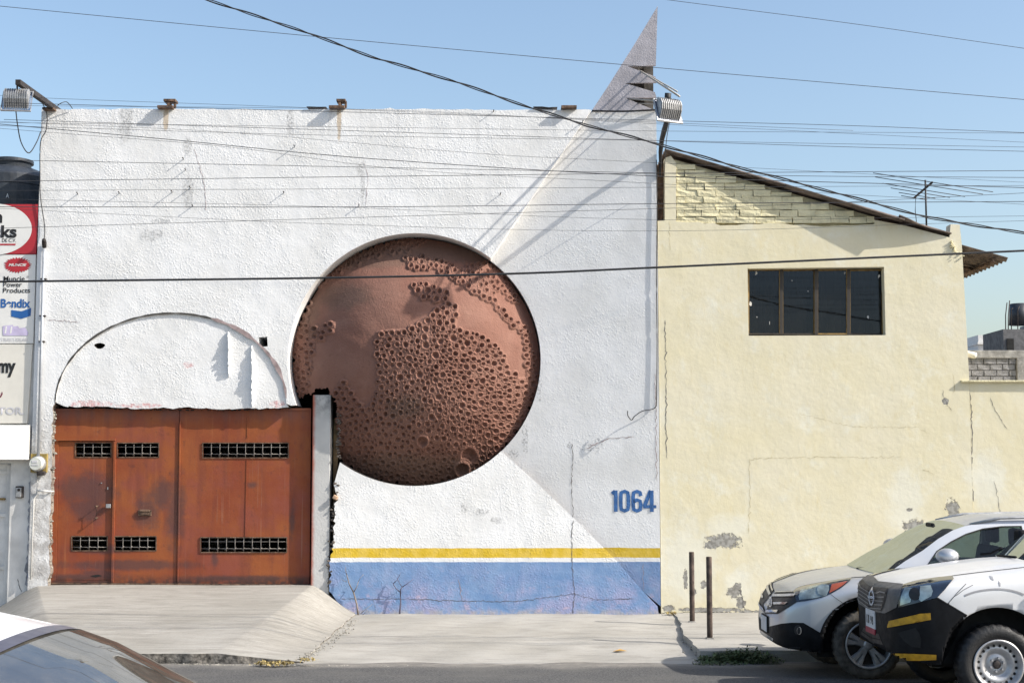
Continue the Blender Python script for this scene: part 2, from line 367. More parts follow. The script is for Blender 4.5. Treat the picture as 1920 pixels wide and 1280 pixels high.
# concrete apron between ramp and kerb stone
XA0, XA1 = P(640, 1150).x, G(1286, 1190, 0).x
def slab(name, x0, x1, y0, y1, zf, mat, nx=60, ny=26, edge=None, depth=.3, seed=3):
    r = random.Random(seed); top = []; vs = []; fs = []
    for j in range(ny+1):
        for i in range(nx+1):
            u, v = i/nx, j/ny; a, b = x0, x1
            y = y0+(y1-y0)*v
            if edge: a, b = edge(y)
            if i == nx and edge: b += r.uniform(-.035, .035)
            if i == 0 and edge: a += r.uniform(-.012, .012)
            x = a+(b-a)*u
            if j == 0: y += .018*math.sin(x*5.3+math.sin(x*11))
            vs.append((x, y, zf(x, y)))
    I = lambda i, j: j*(nx+1)+i
    for j in range(ny):
        for i in range(nx): fs.append((I(i, j), I(i+1, j), I(i+1, j+1), I(i, j+1)))
    n = len(vs); rim = [I(i, 0) for i in range(nx+1)]+[I(nx, j) for j in range(1, ny+1)]+[I(i, ny) for i in range(nx-1, -1, -1)]+[I(0, j) for j in range(ny-1, 0, -1)]
    for k in rim: x, y, z = vs[k]; vs.append((x, y+(.012 if y < -3.5 else 0), z-depth))
    for k in range(len(rim)): fs.append((rim[k], n+k, n+(k+1) % len(rim), rim[(k+1) % len(rim)]))
    return tag(mesh(name, vs, fs, mat), kind='structure')
def apron_z(x, y):
    t = min(1, max(0, -y/4.2)); return -.004-.095*t**1.3+.006*math.sin(3*x+y)+.004*math.sin(7.1*x-3*y)
def slab_line(y): return np.interp(-y, [0, .6, 1.3, 2.4, 4.3], [P(1262, 1150).x, G(1276, 1166).x, G(1284, 1178).x, G(1291, 1200).x, G(1316, 1228).x])
slab('apron', 0, 0, -4.34, .25, apron_z, M['pave'], 420, 30, lambda y: (-7.5, float(slab_line(y))+.02))
slab('sidewalk', 0, 0, KERB, .25, lambda x, y: .012+.004*math.sin(2.3*x+y*3), M['pave'], 420, 24, lambda y: (float(slab_line(y))+.012, 16.0), .35, 5)
slab('pavement', -30.0, -7.49, -4.3, .25, lambda x, y: apron_z(x, y)+.002, M['pave'], 30, 12, None, .3, 8)
# the ramp up to the gate, flaring down at both ends
M['lip'] = plain('broken_concrete_lip', (.17, .155, .135), .95, var=.7, scale=16, bump=1.0, bscale=34)
def ramp():
    gl, gr = P(60, 1093, .1).x, P(590, 1096, .1).x
    el, er = P(-40, 1150).x, P(668, 1156).x
    ztop = P(330, 1096, .12).z
    nx, ny = 420, 44; vs = []; fs = []; r = random.Random(2)
    for j in range(ny+1):
        v = j/ny; y = .3+(-4.30-.3)*v
        for i in range(nx+1):
            u = i/nx
            far = (el, er); near = (G(-60, 1240, -.05).x, G(560, 1240, -.05).x)
            a = far[0]+(near[0]-far[0])*v; b = far[1]+(near[1]-far[1])*v
            x = a+(b-a)*u
            if i == nx: x += r.uniform(-.02, .02)
            yy = y+(.02*math.sin(x*4.1+math.sin(x*9))if j == ny else 0)
            prof = ztop+(.015-ztop)*min(1, max(0, -y)/4.25)**.92
            fl = max(0, min(1, (x-a)/max(.05, (gl-el)*(1+.3*v)))); fr = max(0, min(1, (b-x)/max(.05, (er-gr)*(1+.55*v))))
            k = min(fl, fr); k = k*k*(3-2*k)*.45+k*.55
            zb = apron_z(x, y)+.012
            vs.append((x, yy, zb+(prof-zb)*k+.004*math.sin(2*x)))
    I = lambda i, j: j*(nx+1)+i
    for j in range(ny):
        for i in range(nx): fs.append((I(i, j), I(i, j+1), I(i+1, j+1), I(i+1, j)))
    n = len(vs); rim = [I(i, ny) for i in range(nx+1)]
    for k in rim: x, y, z = vs[k]; vs.append((x, y+.015, z-.3))
    for k in range(nx): fs.append((rim[k], n+k, n+k+1, rim[k+1]))
    rim2 = [I(nx, j) for j in range(ny+1)]; n = len(vs)
    for k in rim2: x, y, z = vs[k]; vs.append((x+.03, y, z-.3))
    for k in range(ny): fs.append((rim2[k], rim2[k+1], n+k+1, n+k))
    o = mesh('ramp', vs, fs, [M['ramp'], M['lip']], fm=[0]*(nx*ny)+[1]*(len(fs)-nx*ny)); o.data.polygons.foreach_set('use_smooth', [k_ < nx*ny for k_ in range(len(fs))]); tag(o, kind='structure')
    return o
ramp()
# crumbled stones along the broken edges of the concrete
def rubble(name, pts, n, s0, s1, mat, parent=None, spread=.05, seed=1):
    r = random.Random(seed); bm = bmesh.new()
    for k in range(n):
        a = r.random()*(len(pts)-1); i = int(a); p = Vector(pts[i]).lerp(Vector(pts[i+1]), a-i)
        s = r.uniform(s0, s1); c = p+Vector((r.gauss(0, spread), r.gauss(0, spread*.6), 0))
        q = bmesh.ops.create_icosphere(bm, subdivisions=1, radius=s)
        for v in q['verts']:
            v.co = Vector((v.co.x*r.uniform(.7, 1.5), v.co.y*r.uniform(.7, 1.3), v.co.z*r.uniform(.5, .9)))+c
    return frombm(name, bm, mat, parent)
M['stone'] = plain('crumbled_concrete', (.30, .28, .24), .95, var=.45, scale=16, bump=.8)
e1 = [G(x, y, -.09) for x, y in ((330, 1244), (420, 1246), (520, 1248), (640, 1248), (800, 1250), (1000, 1251), (1290, 1252))]
e2 = [G(x, y, -.02) for x, y in ((560, 1237), (600, 1215), (640, 1185), (668, 1160))]
e3 = [G(x, y, -.05) for x, y in ((1270, 1160), (1285, 1185), (1292, 1205), (1318, 1232))]
for nm, e, k, sd in (('gravel', e1, 520, 1), ('gravel', e2, 200, 2), ('gravel', e3, 60, 3)):
    tag(rubble(nm, e, k, .003, .013, M['stone'], None, .045, sd), {1: 'crumbled grey concrete bits along the road edge', 2: 'crumbled concrete bits along the lower edge of the ramp flare', 3: 'crumbled concrete bits along the broken pavement step'}[sd], 'gravel', kind='stuff')

# ------------------------------------------------------------------ white building
XL, XR = P(78, 205).x, P(1234, 600).x
XAw = P(918, 484).x
def yw(x, z=0): return .30*(XR-x)/(XR-XAw)             # the sunken ray is deepest beside the planet
WB = thing('white_building', ((XL+XR)/2, .25, 0), 'white rough stucco building with sunken cratered planet and jagged spire', 'building')
CC = W(777, 672); CR = 1.785; AA, AB, AG, AL = 53.1, -46.7, 201.5, 234.6
top = jag([W(78, 205), W(300, 204), W(520, 206), W(700, 205), W(1109, 206)], .12, .006, 4)
up = top+[W(1060, 278), W(1000, 366), W(955, 431)]+arc(CC, CR, AA, AG, 90)
archc = W(320, 756); ax, az = 217/133.4, 170/133.4
ARC = [(archc[0]+ax*math.cos(math.radians(a)), archc[1]+az*math.sin(math.radians(a))) for a in np.linspace(0, 180, 60)]
up += [W(545, 760)]+ARC+jag([W(99, 762), W(97, 830), W(95, 930), W(92, 1030), W(90, 1096)], .05, .010, 9)+[(P(90, 1096).x, -.25), (XL, -.25)]
hole1 = [(P(186, 648).x+.075*math.cos(a)*(1+.15*math.sin(3*a)), P(186, 648).z+.042*math.sin(a)) for a in np.linspace(0, 2*math.pi, 14)[:-1]]
hole2 = [W(485, 632), W(501, 631), W(502, 649), W(492, 650), W(485, 646)]
prism('upper_wall', up, [hole2], 0.0, .5, M['white'], WB, M['plain_white'])
lint = jag([W(100, 752), W(110, 757), W(140, 763), W(180, 761), W(260, 766), W(340, 764), W(420, 767), W(500, 764), W(541, 763)], .05, .008, 5)
prism('arch_infill', [ARC[0]]+ARC[1:-1]+lint, [hole1], .022, .42, M['white'], WB, M['broken'])
L2 = [W(945, 850), W(1010, 908), W(1080, 975), W(1150, 1044), W(1206, 1108), W(1233, 1136)]
low = arc(CC, CR, AL, 360+AB, 40)+L2[1:]+[(XR, -.25), (P(640, 1150).x, -.25), W(640, 1140)]+jag([W(622, 1112), W(617, 1085), W(620, 1050), W(626, 1000), W(628, 950), W(632, 930), W(627, 905)], .035, .012, 11)
prism('lower_wall', low, [], 0.0, .5, M['white'], WB, M['broken'])
ray_poly = arc(CC, CR, 360+AB-360, AA, 50)+[W(955, 431), W(1000, 366), W(1060, 278), W(1109, 206), (XR, P(1234, 206).z)]+[(XR, L2[-1][1])]+L2[::-1][1:-1]
prism('ray_relief', ray_poly, [], yw, .75, M['ray'], WB, M['plain_white'])
zS = P(1234, 206).z
xr = lambda p: P(p, 150).x
sp_out = [W(1109, 206), W(1140, 160), W(1190, 82), W(1233, 12), (XR, P(1233, 123).z), W(1178, 123), W(1229, 144), W(1231, 155), W(1171, 154), W(1228, 173), W(1231, 183), W(1173, 182), (P(1226, 206).x, zS)]
prism('spire', sp_out, [], lambda x, z: yw(x)-.001, lambda x, z: yw(x)+.045, M['spire'], WB)
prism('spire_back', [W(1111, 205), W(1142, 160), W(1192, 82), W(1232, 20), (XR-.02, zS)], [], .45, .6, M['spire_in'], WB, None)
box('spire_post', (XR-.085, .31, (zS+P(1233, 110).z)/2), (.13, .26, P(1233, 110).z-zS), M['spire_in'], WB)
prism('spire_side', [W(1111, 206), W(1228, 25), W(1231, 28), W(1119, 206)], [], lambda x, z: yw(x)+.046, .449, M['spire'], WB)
# shell behind: roof, side, back
zr = P(600, 206).z-.05
for nm, c, s in (('roof_slab', ((XL+XR)/2, 4.4, zr-.1), (XR-XL-.02, 7.8, .2)), ('side_wall', (XL+.1, 4.4, zr/2-.12), (.2, 7.78, zr-.2)), ('side_wall', (XR-.1, 4.4, zr/2-.12), (.2, 7.78, zr-.2)), ('back_wall', ((XL+XR)/2, 8.2, zr/2-.12), (XR-XL-.42, .2, zr-.2)), ('inner_floor', ((XL+XR)/2, 4.4, .1), (XR-XL-.42, 7.6, .2))):
    box(nm, c, s, M['plain_white'] if 'floor' not in nm else M['concrete_raw'], WB)
# planet: a cratered cement dome set in the round opening
def in_poly(x, y, poly):
    ins = np.zeros(x.shape, bool); n = len(poly)
    for i in range(n):
        x0, y0 = poly[i]; x1, y1 = poly[(i+1) % n]
        c = ((y0 > y) != (y1 > y)) & (x < (x1-x0)*(y-y0)/(y1-y0+1e-12)+x0); ins ^= c
    return ins
Z5 = lambda l: [(500+a/2.286, 400+b/2.286) for a, b in l]
REG = [Z5([(472, 508), (600, 495), (690, 440), (720, 425), (780, 390), (820, 405), (808, 490), (880, 510), (960, 555), (1025, 610), (1035, 670), (1085, 705), (1200, 690), (1200, 1280), (200, 1280), (300, 760), (332, 720), (420, 830), (462, 800), (478, 740)]),
       Z5([(625, 310), (660, 295), (740, 325), (785, 345), (775, 385), (700, 372), (630, 350)]),
       Z5([(580, 190), (640, 178), (740, 200), (830, 240), (905, 215), (960, 200), (1010, 260), (1080, 385), (1060, 380), (1000, 330), (975, 345), (1000, 400), (1050, 455), (1110, 480), (1140, 600), (1145, 720), (1110, 700), (1105, 520), (1010, 455), (960, 375), (880, 345), (800, 285), (720, 240), (620, 238)]),
       Z5([(155, 390), (192, 380), (190, 400), (165, 440), (172, 492), (230, 490), (292, 463), (292, 492), (205, 562), (180, 700), (170, 770), (60, 780), (60, 560), (110, 470)]),
       Z5([(200, 280), (400, 150), (560, 100), (700, 100), (640, 150), (470, 185), (300, 262), (210, 330)])]
def planet():
    N = 430
    a = np.linspace(-1, 1, N); A, B = np.meshgrid(a, a)
    with np.errstate(divide='ignore', invalid='ignore'):
        r = np.where(np.abs(A) > np.abs(B), A, B); ph = np.where(np.abs(A) > np.abs(B), (math.pi/4)*(B/np.where(A == 0, 1, A)), math.pi/2-(math.pi/4)*(A/np.where(B == 0, 1, B)))
    u = r*np.cos(ph); v = r*np.sin(ph)
    Rb, bulge, dep = 1.762, .72, .40
    RS = (Rb*Rb+bulge*bulge)/(2*bulge); pol = math.asin(Rb/RS)
    rr = np.hypot(u, v)+1e-9; th = rr*pol
    nx = np.sin(th)*u/rr; nz = np.sin(th)*v/rr; ny = -np.cos(th)
    X = CC[0]+RS*nx; Z = CC[1]+RS*nz; Y = dep+(RS-bulge)+RS*ny
    # where each point is seen, to lay out the crater fields
    qy = Y+DIST; f = qy*CT+(Z-CAMH)*ST; upv = -qy*ST+(Z-CAMH)*CT
    px = 960+FPX*X/f; py = 640-FPX*upv/f
    ins = np.zeros(px.shape, bool)
    for k, poly in enumerate(REG): ins |= in_poly(px, py, poly)
    H = np.zeros(px.shape)
    sm = ins.astype(float)
    for _ in range(2):
        sm = (sm+np.roll(sm, 1, 0)+np.roll(sm, -1, 0)+np.roll(sm, 1, 1)+np.roll(sm, -1, 1))/5
    H += .020*sm
    # craters: dart throwing, big ones first
    cr = [(672+0, 972-150+4, 0)]
    cr = [(660+470/3.556, 560+945/3.556, 11), (660+775/3.556, 560+1040/3.556, 17), (660+730/3.556, 560+1130/3.556, 14), (660+555/3.556, 560+378/3.556, 7.5), (660+672/3.556, 560+268/3.556, 7.5), (660+762/3.556, 560+300/3.556, 7), (660+450/3.556, 560+505/3.556, 7.5), (660+320/3.556, 560+525/3.556, 7.5), (660+490/3.556, 560+310/3.556, 7.5), (660+580/3.556, 560+165/3.556, 6.5), (660+490/3.556, 560+205/3.556, 6.5), (660+530/3.556, 560+785/3.556, 7), (660+670/3.556, 560+860/3.556, 6.5), (660+875/3.556, 560+990/3.556, 6)]
    rg = random.Random(21); cell = {}
    def ok(x, y, q):
        for i in range(int(x//20)-1, int(x//20)+2):
            for j in range(int(y//20)-1, int(y//20)+2):
                for (a_, b_, c_) in cell.get((i, j), ()):
                    if math.hypot(x-a_, y-b_) < (q+c_)*1.04: return False
        return True
    def put(c): cell.setdefault((int(c[0]//20), int(c[1]//20)), []).append(c)
    for c in cr: put(c)
    for rad, tries in ((6.2, 120), (5.2, 1400), (4.6, 5000), (3.8, 7000), (3.0, 7000)):
        for _ in range(tries):
            x = rg.uniform(535, 1018); y = rg.uniform(440, 912); q = rad*rg.uniform(.88, 1.12)
            if (x-777)**2+(y-672)**2 > 234**2: continue
            hit = False
            for k, poly in enumerate(REG):
                if in_poly(np.array([x]), np.array([y]), poly)[0]: hit = True; break
            if not hit or (k in (2, 4) and q > 5 ) : continue
            if ok(x, y, q): c = (x, y, q); put(c); cr.append(c)
    # spread of the vertices in picture space lets each crater touch only its own patch
    fx, fy = px.ravel(), py.ravel(); Hf = H.ravel()
    order = np.argsort(fy); sy = fy[order]
    for (cx, cy, q) in cr:
        lo, hi = np.searchsorted(sy, [cy-q*1.9, cy+q*1.9]); idx = order[lo:hi]
        an = np.arctan2(fy[idx]-cy, fx[idx]-cx); f1, f2, f3 = rg.uniform(0, 6.3), rg.uniform(0, 6.3), rg.uniform(0, 6.3)
        d = np.hypot(fx[idx]-cx, fy[idx]-cy)/q*(1+(0 if q > 9 else .055)*np.sin(2*an+f1)+.03*np.sin(3*an+f2)+.02*np.sin(5*an+f3)); k = d < 1.9
        if not k.any(): continue
        idx = idx[k]; d = d[k]; big = q > 9
        hgt = (.011 if not big else .018)*rg.uniform(.6, 1.5); dp = (.036 if not big else .045)*min(1.2, q/4.6)*rg.uniform(.6, 1.25)
        bowl = -dp*np.clip(1-(d/.80)**(2.6 if not big else 5), 0, 1)
        rim = hgt*np.exp(-((d-.98)/.20)**2)
        Hf[idx] = np.where(d < .80, np.minimum(Hf[idx], .020)+bowl, np.maximum(Hf[idx], .020*(d < 1.5)*1.0+rim) if q > 0 else Hf[idx])
    H = Hf.reshape(px.shape)
    H += .0038*RNG.normal(size=H.shape)*ins + .0010*RNG.normal(size=H.shape)
    # gentle hand-made unevenness
    H += .012*np.sin(X*3.1+Z*1.7)*np.sin(Z*2.6-X*1.1)+.004*np.sin(X*11+3*np.sin(Z*5))*np.sin(Z*9)
    X2 = X+nx*H; Y2 = Y+ny*H; Z2 = Z+nz*H
    brk = [(525, 778), (548, 752), (556, 750), (570, 741), (586, 739), (590, 731), (603, 728), (614, 729), (619, 738), (628, 748), (633, 765), (630, 790), (636, 815), (632, 840), (637, 862), (632, 876), (628, 896), (600, 960), (500, 900)]
    cut = in_poly(px+1.8*np.sin(py*.41)+1.2*np.sin(py*.97+2), py+1.5*np.sin(px*.33)+1.2*np.sin(px*.87+1), brk)
    vs = np.stack([X2, Y2, Z2], -1).reshape(-1, 3)
    fs = []
    keep = ~cut
    for j in range(N-1):
        for i in range(N-1):
            if keep[j, i] and keep[j, i+1] and keep[j+1, i] and keep[j+1, i+1]:
                fs.append((j*N+i, j*N+i+1, (j+1)*N+i+1, (j+1)*N+i))
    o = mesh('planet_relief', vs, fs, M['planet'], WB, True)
    o['label'] = 'round red-brown cement planet dome covered with ring craters'
planet()
# black backdrop, painting in the unlit interior behind the dome's broken lower edge
box('dark_backdrop', (P(600, 800).x, 1.6, 2.6), (2.0, .2, 5.0), M['black'], WB)
# concrete post beside the gate, with a strip of board wedged behind it
pc = [P(586, 740, .03), P(621, 738, .03), P(612, 1112, .03), P(582, 1112, .03)]
bm = bmesh.new(); bbox(bm, ((pc[0].x+pc[1].x)/2, .16, (pc[0].z+.2)/2+.0), (pc[1].x-pc[0].x-.01, .26, pc[0].z-.2), .012)
def m_post():
    t = NT('post_concrete'); X, Y, Z = t.sep()
    c = t.mix(t.ramp(t.noise(2, 6), .3, .7), (.42, .42, .41), (.52, .515, .50))
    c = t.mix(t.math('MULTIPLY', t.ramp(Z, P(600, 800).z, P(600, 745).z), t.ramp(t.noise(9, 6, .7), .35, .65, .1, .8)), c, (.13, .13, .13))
    e = t.ramp(t.math('ADD', X, t.math('MULTIPLY_ADD', t.noise(5, 4), .05, -.025)), P(583, 900).x+.005, P(592, 900).x)
    c = t.mix(t.math('SUBTRACT', 1.0, e), c, (.36, .10, .06))
    t.bump(t.noise(30, 4), .4, .01); return t.done(c, .85)
frombm('gate_post', bm, m_post(), WB)
bp0, bp1 = P(622, 785, .14), P(632, 1010, .14)
box('wedged_board', ((bp0.x+bp1.x)/2+.005, .22, (bp0.z+bp1.z)/2), (.06, .05, bp0.z-bp1.z), plain('old_wood', (.13, .085, .04), .85, var=.35, scale=12), WB)
rp = [P(x, y, .02) for x, y in ((634, 770), (636, 820), (636, 860))]; rp2 = [P(x, y, .03) for x, y in ((630, 900), (633, 930), (627, 960), (624, 1010), (619, 1060), (620, 1100))]
rb = rubble('broken_masonry_edge', rp2, 90, .012, .035, M['broken'], WB, .02, 5); rb['kind'] = 'stuff'
rb = rubble('broken_masonry_edge', rp, 50, .008, .025, M['broken'], WB, .015, 6); rb['kind'] = 'stuff'
box('masonry_lump', tuple(P(629, 932, .0)), (.07, .08, .06), plain('pale_brick', (.5, .33, .22), .9, bump=.6), WB, .015, Matrix.Rotation(.5, 3, 'Y'))
rb = rubble('broken_masonry_edge', [P(x, y, .06) for x, y in ((103, 757), (180, 766), (300, 768), (420, 769), (548, 765))], 120, .006, .02, M['black'], WB, .01, 8); rb['kind'] = 'stuff'
lip = [P(x, y, .05) for x, y in ((99, 770), (97, 850), (95, 930), (92, 1010), (91, 1090))]
rb = rubble('broken_masonry_edge', lip, 160, .012, .03, M['stone'], WB, .018, 9); rb['kind'] = 'stuff'
# narrow lit and shaded lip of plaster left of the gate: shallow raised panel joints
# arch groove, flaps, cracks
ribbon('arch_groove', ARC[14:], .022, M['crack'], WB, None, .002, .5, 3)
ribbon('arch_groove', [(a*1.0, b) for a, b in ARC[1:24]], .045, M['hair'], WB, lambda x, z: 0.0, .003, .6, 4)
def flap(pts, wid, seed):
    r = random.Random(seed); q = jag([W(*p) for p in pts], .03, .004, seed); vs = []; fs = []
    for i, (x, z) in enumerate(q):
        k = .3+.7*math.sin(math.pi*min(1, (i+.5)/len(q))) ; h = wid*k*r.uniform(.7, 1.15)
        vs += [(x+.010, .02, z), (x, .02-h, z), (x-.008, .02-h, z), (x-.012, .02, z)]
    for i in range(len(q)-1):
        for k in range(3): fs.append((4*i+k, 4*i+k+1, 4*i+k+5, 4*i+k+4))
    mesh('plaster_flap', vs, fs, M['plain_white'], WB)
flap([(428, 622), (430, 660), (429, 706)], .075, 1); flap([(472, 648), (474, 690), (473, 762)], .070, 2)
CK = lambda l, s=.022, a=.006, sd=1: jag([W(*p) for p in l], s, a, sd)
for l, wd, m, F, sd in (([(1073, 830), (1075, 860), (1072, 905), (1075, 960), (1072, 1000), (1073, 1060), (1077, 1110), (1074, 1150)], .008, 'crackw', 'r', 1),
                        ([(640, 1122), (760, 1122), (860, 1126), (960, 1127), (1040, 1118), (1076, 1112), (1120, 1124), (1190, 1122)], .006, 'crackw', '0', 2),
                        ([(364, 278), (380, 330), (388, 395)], .006, 'hair', '0', 3), ([(680, 300), (690, 330), (686, 385)], .005, 'hair', '0', 4),
                        ([(1100, 840), (1140, 822), (1190, 818)], .008, 'hair', 'r', 5), ([(1228, 700), (1230, 800), (1231, 900)], .007, 'hair', 'r', 6), ([(1206, 1055), (1207, 1108)], .006, 'hair', 'r', 7),
                        ([(90, 600), (150, 604)], .007, 'hair', '0', 8), ([(700, 1122), (705, 1150)], .004, 'crackw', '0', 9), ([(860, 1085), (866, 1126)], .007, 'hair', '0', 10)):
    pts = CK(l, .03, .006, sd)
    if F == 'r':
        ribbon('crack', [p for p in pts if p[1] > P(1073, 975).z-.0 ] if sd == 1 else pts, wd, M[m], WB, yw, .004, .6, sd)
        if sd == 1: ribbon('crack', [p for p in pts if p[1] < P(1073, 970).z], wd, M[m], WB, None, .003, .6, sd)
    else: ribbon('crack', pts, wd, M[m], WB, None, .003, .6, sd)
# house number
def digits():
    t = NT('x'); bpy.data.materials.remove(t.m)
    st = {'1': [[(.10, .84), (.55, .97)], [(.62, 1.0), (.62, 0)]], '0': [[(.5, .955), (.22, .9), (.17, .7), (.17, .3), (.22, .1), (.5, .045), (.78, .1), (.83, .3), (.83, .7), (.78, .9), (.5, .955)]],
          '6': [[(.83, .74), (.78, .9), (.5, .955), (.22, .9), (.17, .7), (.17, .3), (.22, .1), (.5, .045), (.78, .1), (.83, .3), (.78, .5), (.5, .56), (.2, .46)]], '4': [[(.58, 1.0), (.10, .26)], [(.0, .24), (1.0, .24)], [(.66, 1.0), (.66, 0)]]}
    num = bpy.data.objects.new('house_number', None); COL.objects.link(num); num.parent = WB
    num.matrix_parent_inverse = Matrix.Translation(-Vector(WB['_w'])); num['_w'] = (0., 0., 0.); num['label'] = 'blue painted street number 1064'
    for ch, x0, x1 in (('1', 1147, 1160), ('0', 1161, 1182), ('6', 1184, 1205), ('4', 1206, 1230)):
        a = P(x0, 959, .02); b = P(x1, 919, .02); bm = bmesh.new(); lay = 0
        for s in st[ch]:
            pts = [Vector((a.x+(b.x-a.x)*u, a.z+(b.z-a.z)*v)) for u, v in s]; wd = .052 if ch != '4' or lay != 1 else .044; prev = None
            for i, p in enumerate(pts):
                t1 = (pts[min(i+1, len(pts)-1)]-pts[max(i-1, 0)]).normalized()
                if len(pts) > 2 and (pts[0]-pts[-1]).length < 1e-6 and i in (0, len(pts)-1): t1 = (pts[1]-pts[-2]).normalized()
                n1 = Vector((-t1.y, t1.x))*wd*.5; q = [p-n1, p+n1]
                cur = [bm.verts.new((c.x, yw(c.x)-.004-.0015*lay, c.y)) for c in q]
                if prev: bm.faces.new((prev[0], cur[0], cur[1], prev[1]))
                prev = cur
            lay += 1
        frombm('digit', bm, M['blue_num'], num)
digits()
# stubs of roof beams, old iron pins, roof-edge scraps
for px, py, wx in ((316, 196, .17), (637, 196, .13), (1072, 206, .12)):
    c = P(px, py, -.05)
    bm = bmesh.new(); bbox(bm, (c.x-.04, .02, P(px, 204).z+.006), (.22, .24, .04), .004)
    if px < 1000:
        bbox(bm, (c.x, .0, c.z+.0), (.035, .16, .10), .004); bbox(bm, (c.x+.02, .0, c.z+.055), (wx, .18, .035), .004); bbox(bm, (c.x+.08, .0, c.z+.01), (.03, .05, .09))
    frombm('beam_stub', bm, M['rusty'], WB)
for px, py in ((344, 299), (348, 319), (357, 353), (361, 387), (323, 361), (224, 363), (532, 362), (552, 276), (673, 386), (146, 364), (925, 210), (938, 365), (1092, 230)):
    p = P(px, py); L = random.uniform(.05, .09)
    tube('iron_pin', [(p.x, .02, p.z), (p.x+.004, -L, p.z+.008), (p.x+.006, -L-.006, p.z+.010)], [.006, .006, .011], M['dark_iron'], WB, 6)
for x0, x1, s in ((575, 612, 3), (1000, 1045, 4)):
    r = random.Random(s); q = jag([W(x0, 203), W(x1, 204)], .06, .004, s)
    vs = []; fs = []
    for i, (x, z) in enumerate(q):
        h = r.uniform(.004, .014); vs += [(x, -.03, z+.01), (x, -.03, z+.01+h), (x, .22, z+.02+h)]
    for i in range(len(q)-1): fs += [(3*i, 3*i+3, 3*i+4, 3*i+1), (3*i+1, 3*i+4, 3*i+5, 3*i+2)]
    mesh('roof_felt_scrap', vs, fs, M['dark_iron'], WB)

# ------------------------------------------------------------------ rusted gate
YG = .13
M['bar_grey'] = plain('weathered_bar', (.20, .185, .17), .7, .2, var=.3, scale=20)
GT = thing('sliding_gate', (P(338, 1096, YG).x, YG, P(338, 1096, YG).z), 'rusted orange-brown sheet metal double gate with barred vents and small door', 'gate')
def WG(px, py): return W(px, py, YG)
def rect(a, b, c, d): return [WG(a, d), WG(b, d), WG(b, b and c), WG(a, c)]
def rc(x0, y0, x1, y1): return [WG(x0, y1), WG(x1, y1), WG(x1, y0), WG(x0, y0)]
vents = [(141, 830, 208, 857), (220, 830, 298, 857), (380, 830, 541, 858), (134, 1005, 201, 1032), (215, 1005, 293, 1032), (376, 1007, 538, 1035)]
xtl, xtr = 101, 583; yt, yb = 767, 1094
door = rc(107, 822, 215, 1090)
leafL = [WG(93, 1092), WG(331, 1095), WG(336, 767), WG(101, 768)]
leafR = [WG(332, 1095), WG(580, 1096), WG(583, 767), WG(337, 767)]
dpoly = [WG(105, 1087), WG(209, 1088), WG(213, 826), WG(110, 826)]
prism('gate_leaf', leafL, [dpoly, rc(*vents[1]), rc(*vents[4])], YG, YG+.04, M['rust'], GT)
prism('gate_leaf', leafR, [rc(*vents[2]), rc(*vents[5])], YG+.006, YG+.046, M['rust'], GT)
dd = sub('wicket_door', (P(160, 1088, YG).x, YG, P(160, 1088, YG).z), GT)
ins = .008
dp = [WG(105.6, 1086.5), WG(208, 1087.5), WG(212.2, 827), WG(110.6, 827)]
prism('door_sheet', dp, [rc(*vents[0]), rc(*vents[3])], YG+.012, YG+.045, M['rust'], dd)
def bar(name, a, b, wx, y, th, mat, parent):
    a = Vector((a[0], a[1])); b = Vector((b[0], b[1])); t = (b-a).normalized(); n = Vector((-t.y, t.x))*wx/2
    return prism(name, [tuple(a-n), tuple(b-n), tuple(b+n), tuple(a+n)], [], y-th, y, mat, parent)
bar('door_frame', WG(106, 823.5), WG(217, 823.5), .035, YG, .022, M['rust'], GT)
bar('door_frame', WG(216, 828), WG(211, 1091), .030, YG, .022, M['rust'], GT)
bar('gate_rail', WG(95, 1093), WG(580, 1096), .02, YG-.001, .012, M['rusty'], GT)
bar('gate_rail', WG(101, 768), WG(583, 767), .03, YG-.001, .012, M['rust'], GT)
bar('gate_edge', WG(97.5, 770), WG(92, 1090), .04, YG-.002, .02, M['rust'], GT)
bar('gate_seam', WG(338.5, 790), WG(334, 1090), .02, YG-.002, .018, M['rust'], GT)
bar('gate_seam', WG(464, 775), WG(464, 820), .012, YG+.004, .005, M['rust'], GT)
bar('gate_seam', WG(463, 862), WG(460, 1005), .012, YG+.004, .005, M['rust'], GT)
for i, (x0, y0, x1, y1) in enumerate(vents):
    par = GT; bm = bmesh.new(); a = P(x0, y1, YG+.02); b = P(x1, y0, YG+.02); n = round((x1-x0)/16.4)
    for k in range(1, n):
        x = a.x+(b.x-a.x)*k/n; btube(bm, [(x, YG+.012, a.z), (x, YG+.012, b.z)], .005, 6)
        zz = a.z+(b.z-a.z)*.25; btube(bm, [(x-.018, YG+.004, zz-.015), (x+.018, YG+.004, zz+.015)], .006, 5)
        zz = a.z+(b.z-a.z)*.82; btube(bm, [(x-.006, YG+.004, zz-.01), (x+.006, YG+.004, zz+.01)], .006, 5)
    for q in (.25, .72): z = a.z+(b.z-a.z)*q; btube(bm, [(a.x, YG+.02, z), (b.x, YG+.02, z)], .006, 6)
    gm = frombm('vent_grille', bm, M['bar_grey'], par, True)
    for (p, q) in (((x0, y1), (x1, y1)), ((x0, y0), (x0, y1)), ((x1, y0), (x1, y1)), ((x0, y0), (x1, y0))):
        bar('vent_trim', WG(*p), WG(*q), .014, YG+(.011 if i in (0, 3) else -.0005), .006, M['rusty'], GT)
bm = bmesh.new(); h0, h1 = P(183, 949, YG), P(182, 971, YG)
btube(bm, [(h0.x, YG+.01, h0.z), (h0.x, YG-.055, h0.z), (h1.x, YG-.055, h1.z), (h1.x, YG+.01, h1.z)], .007, 6)
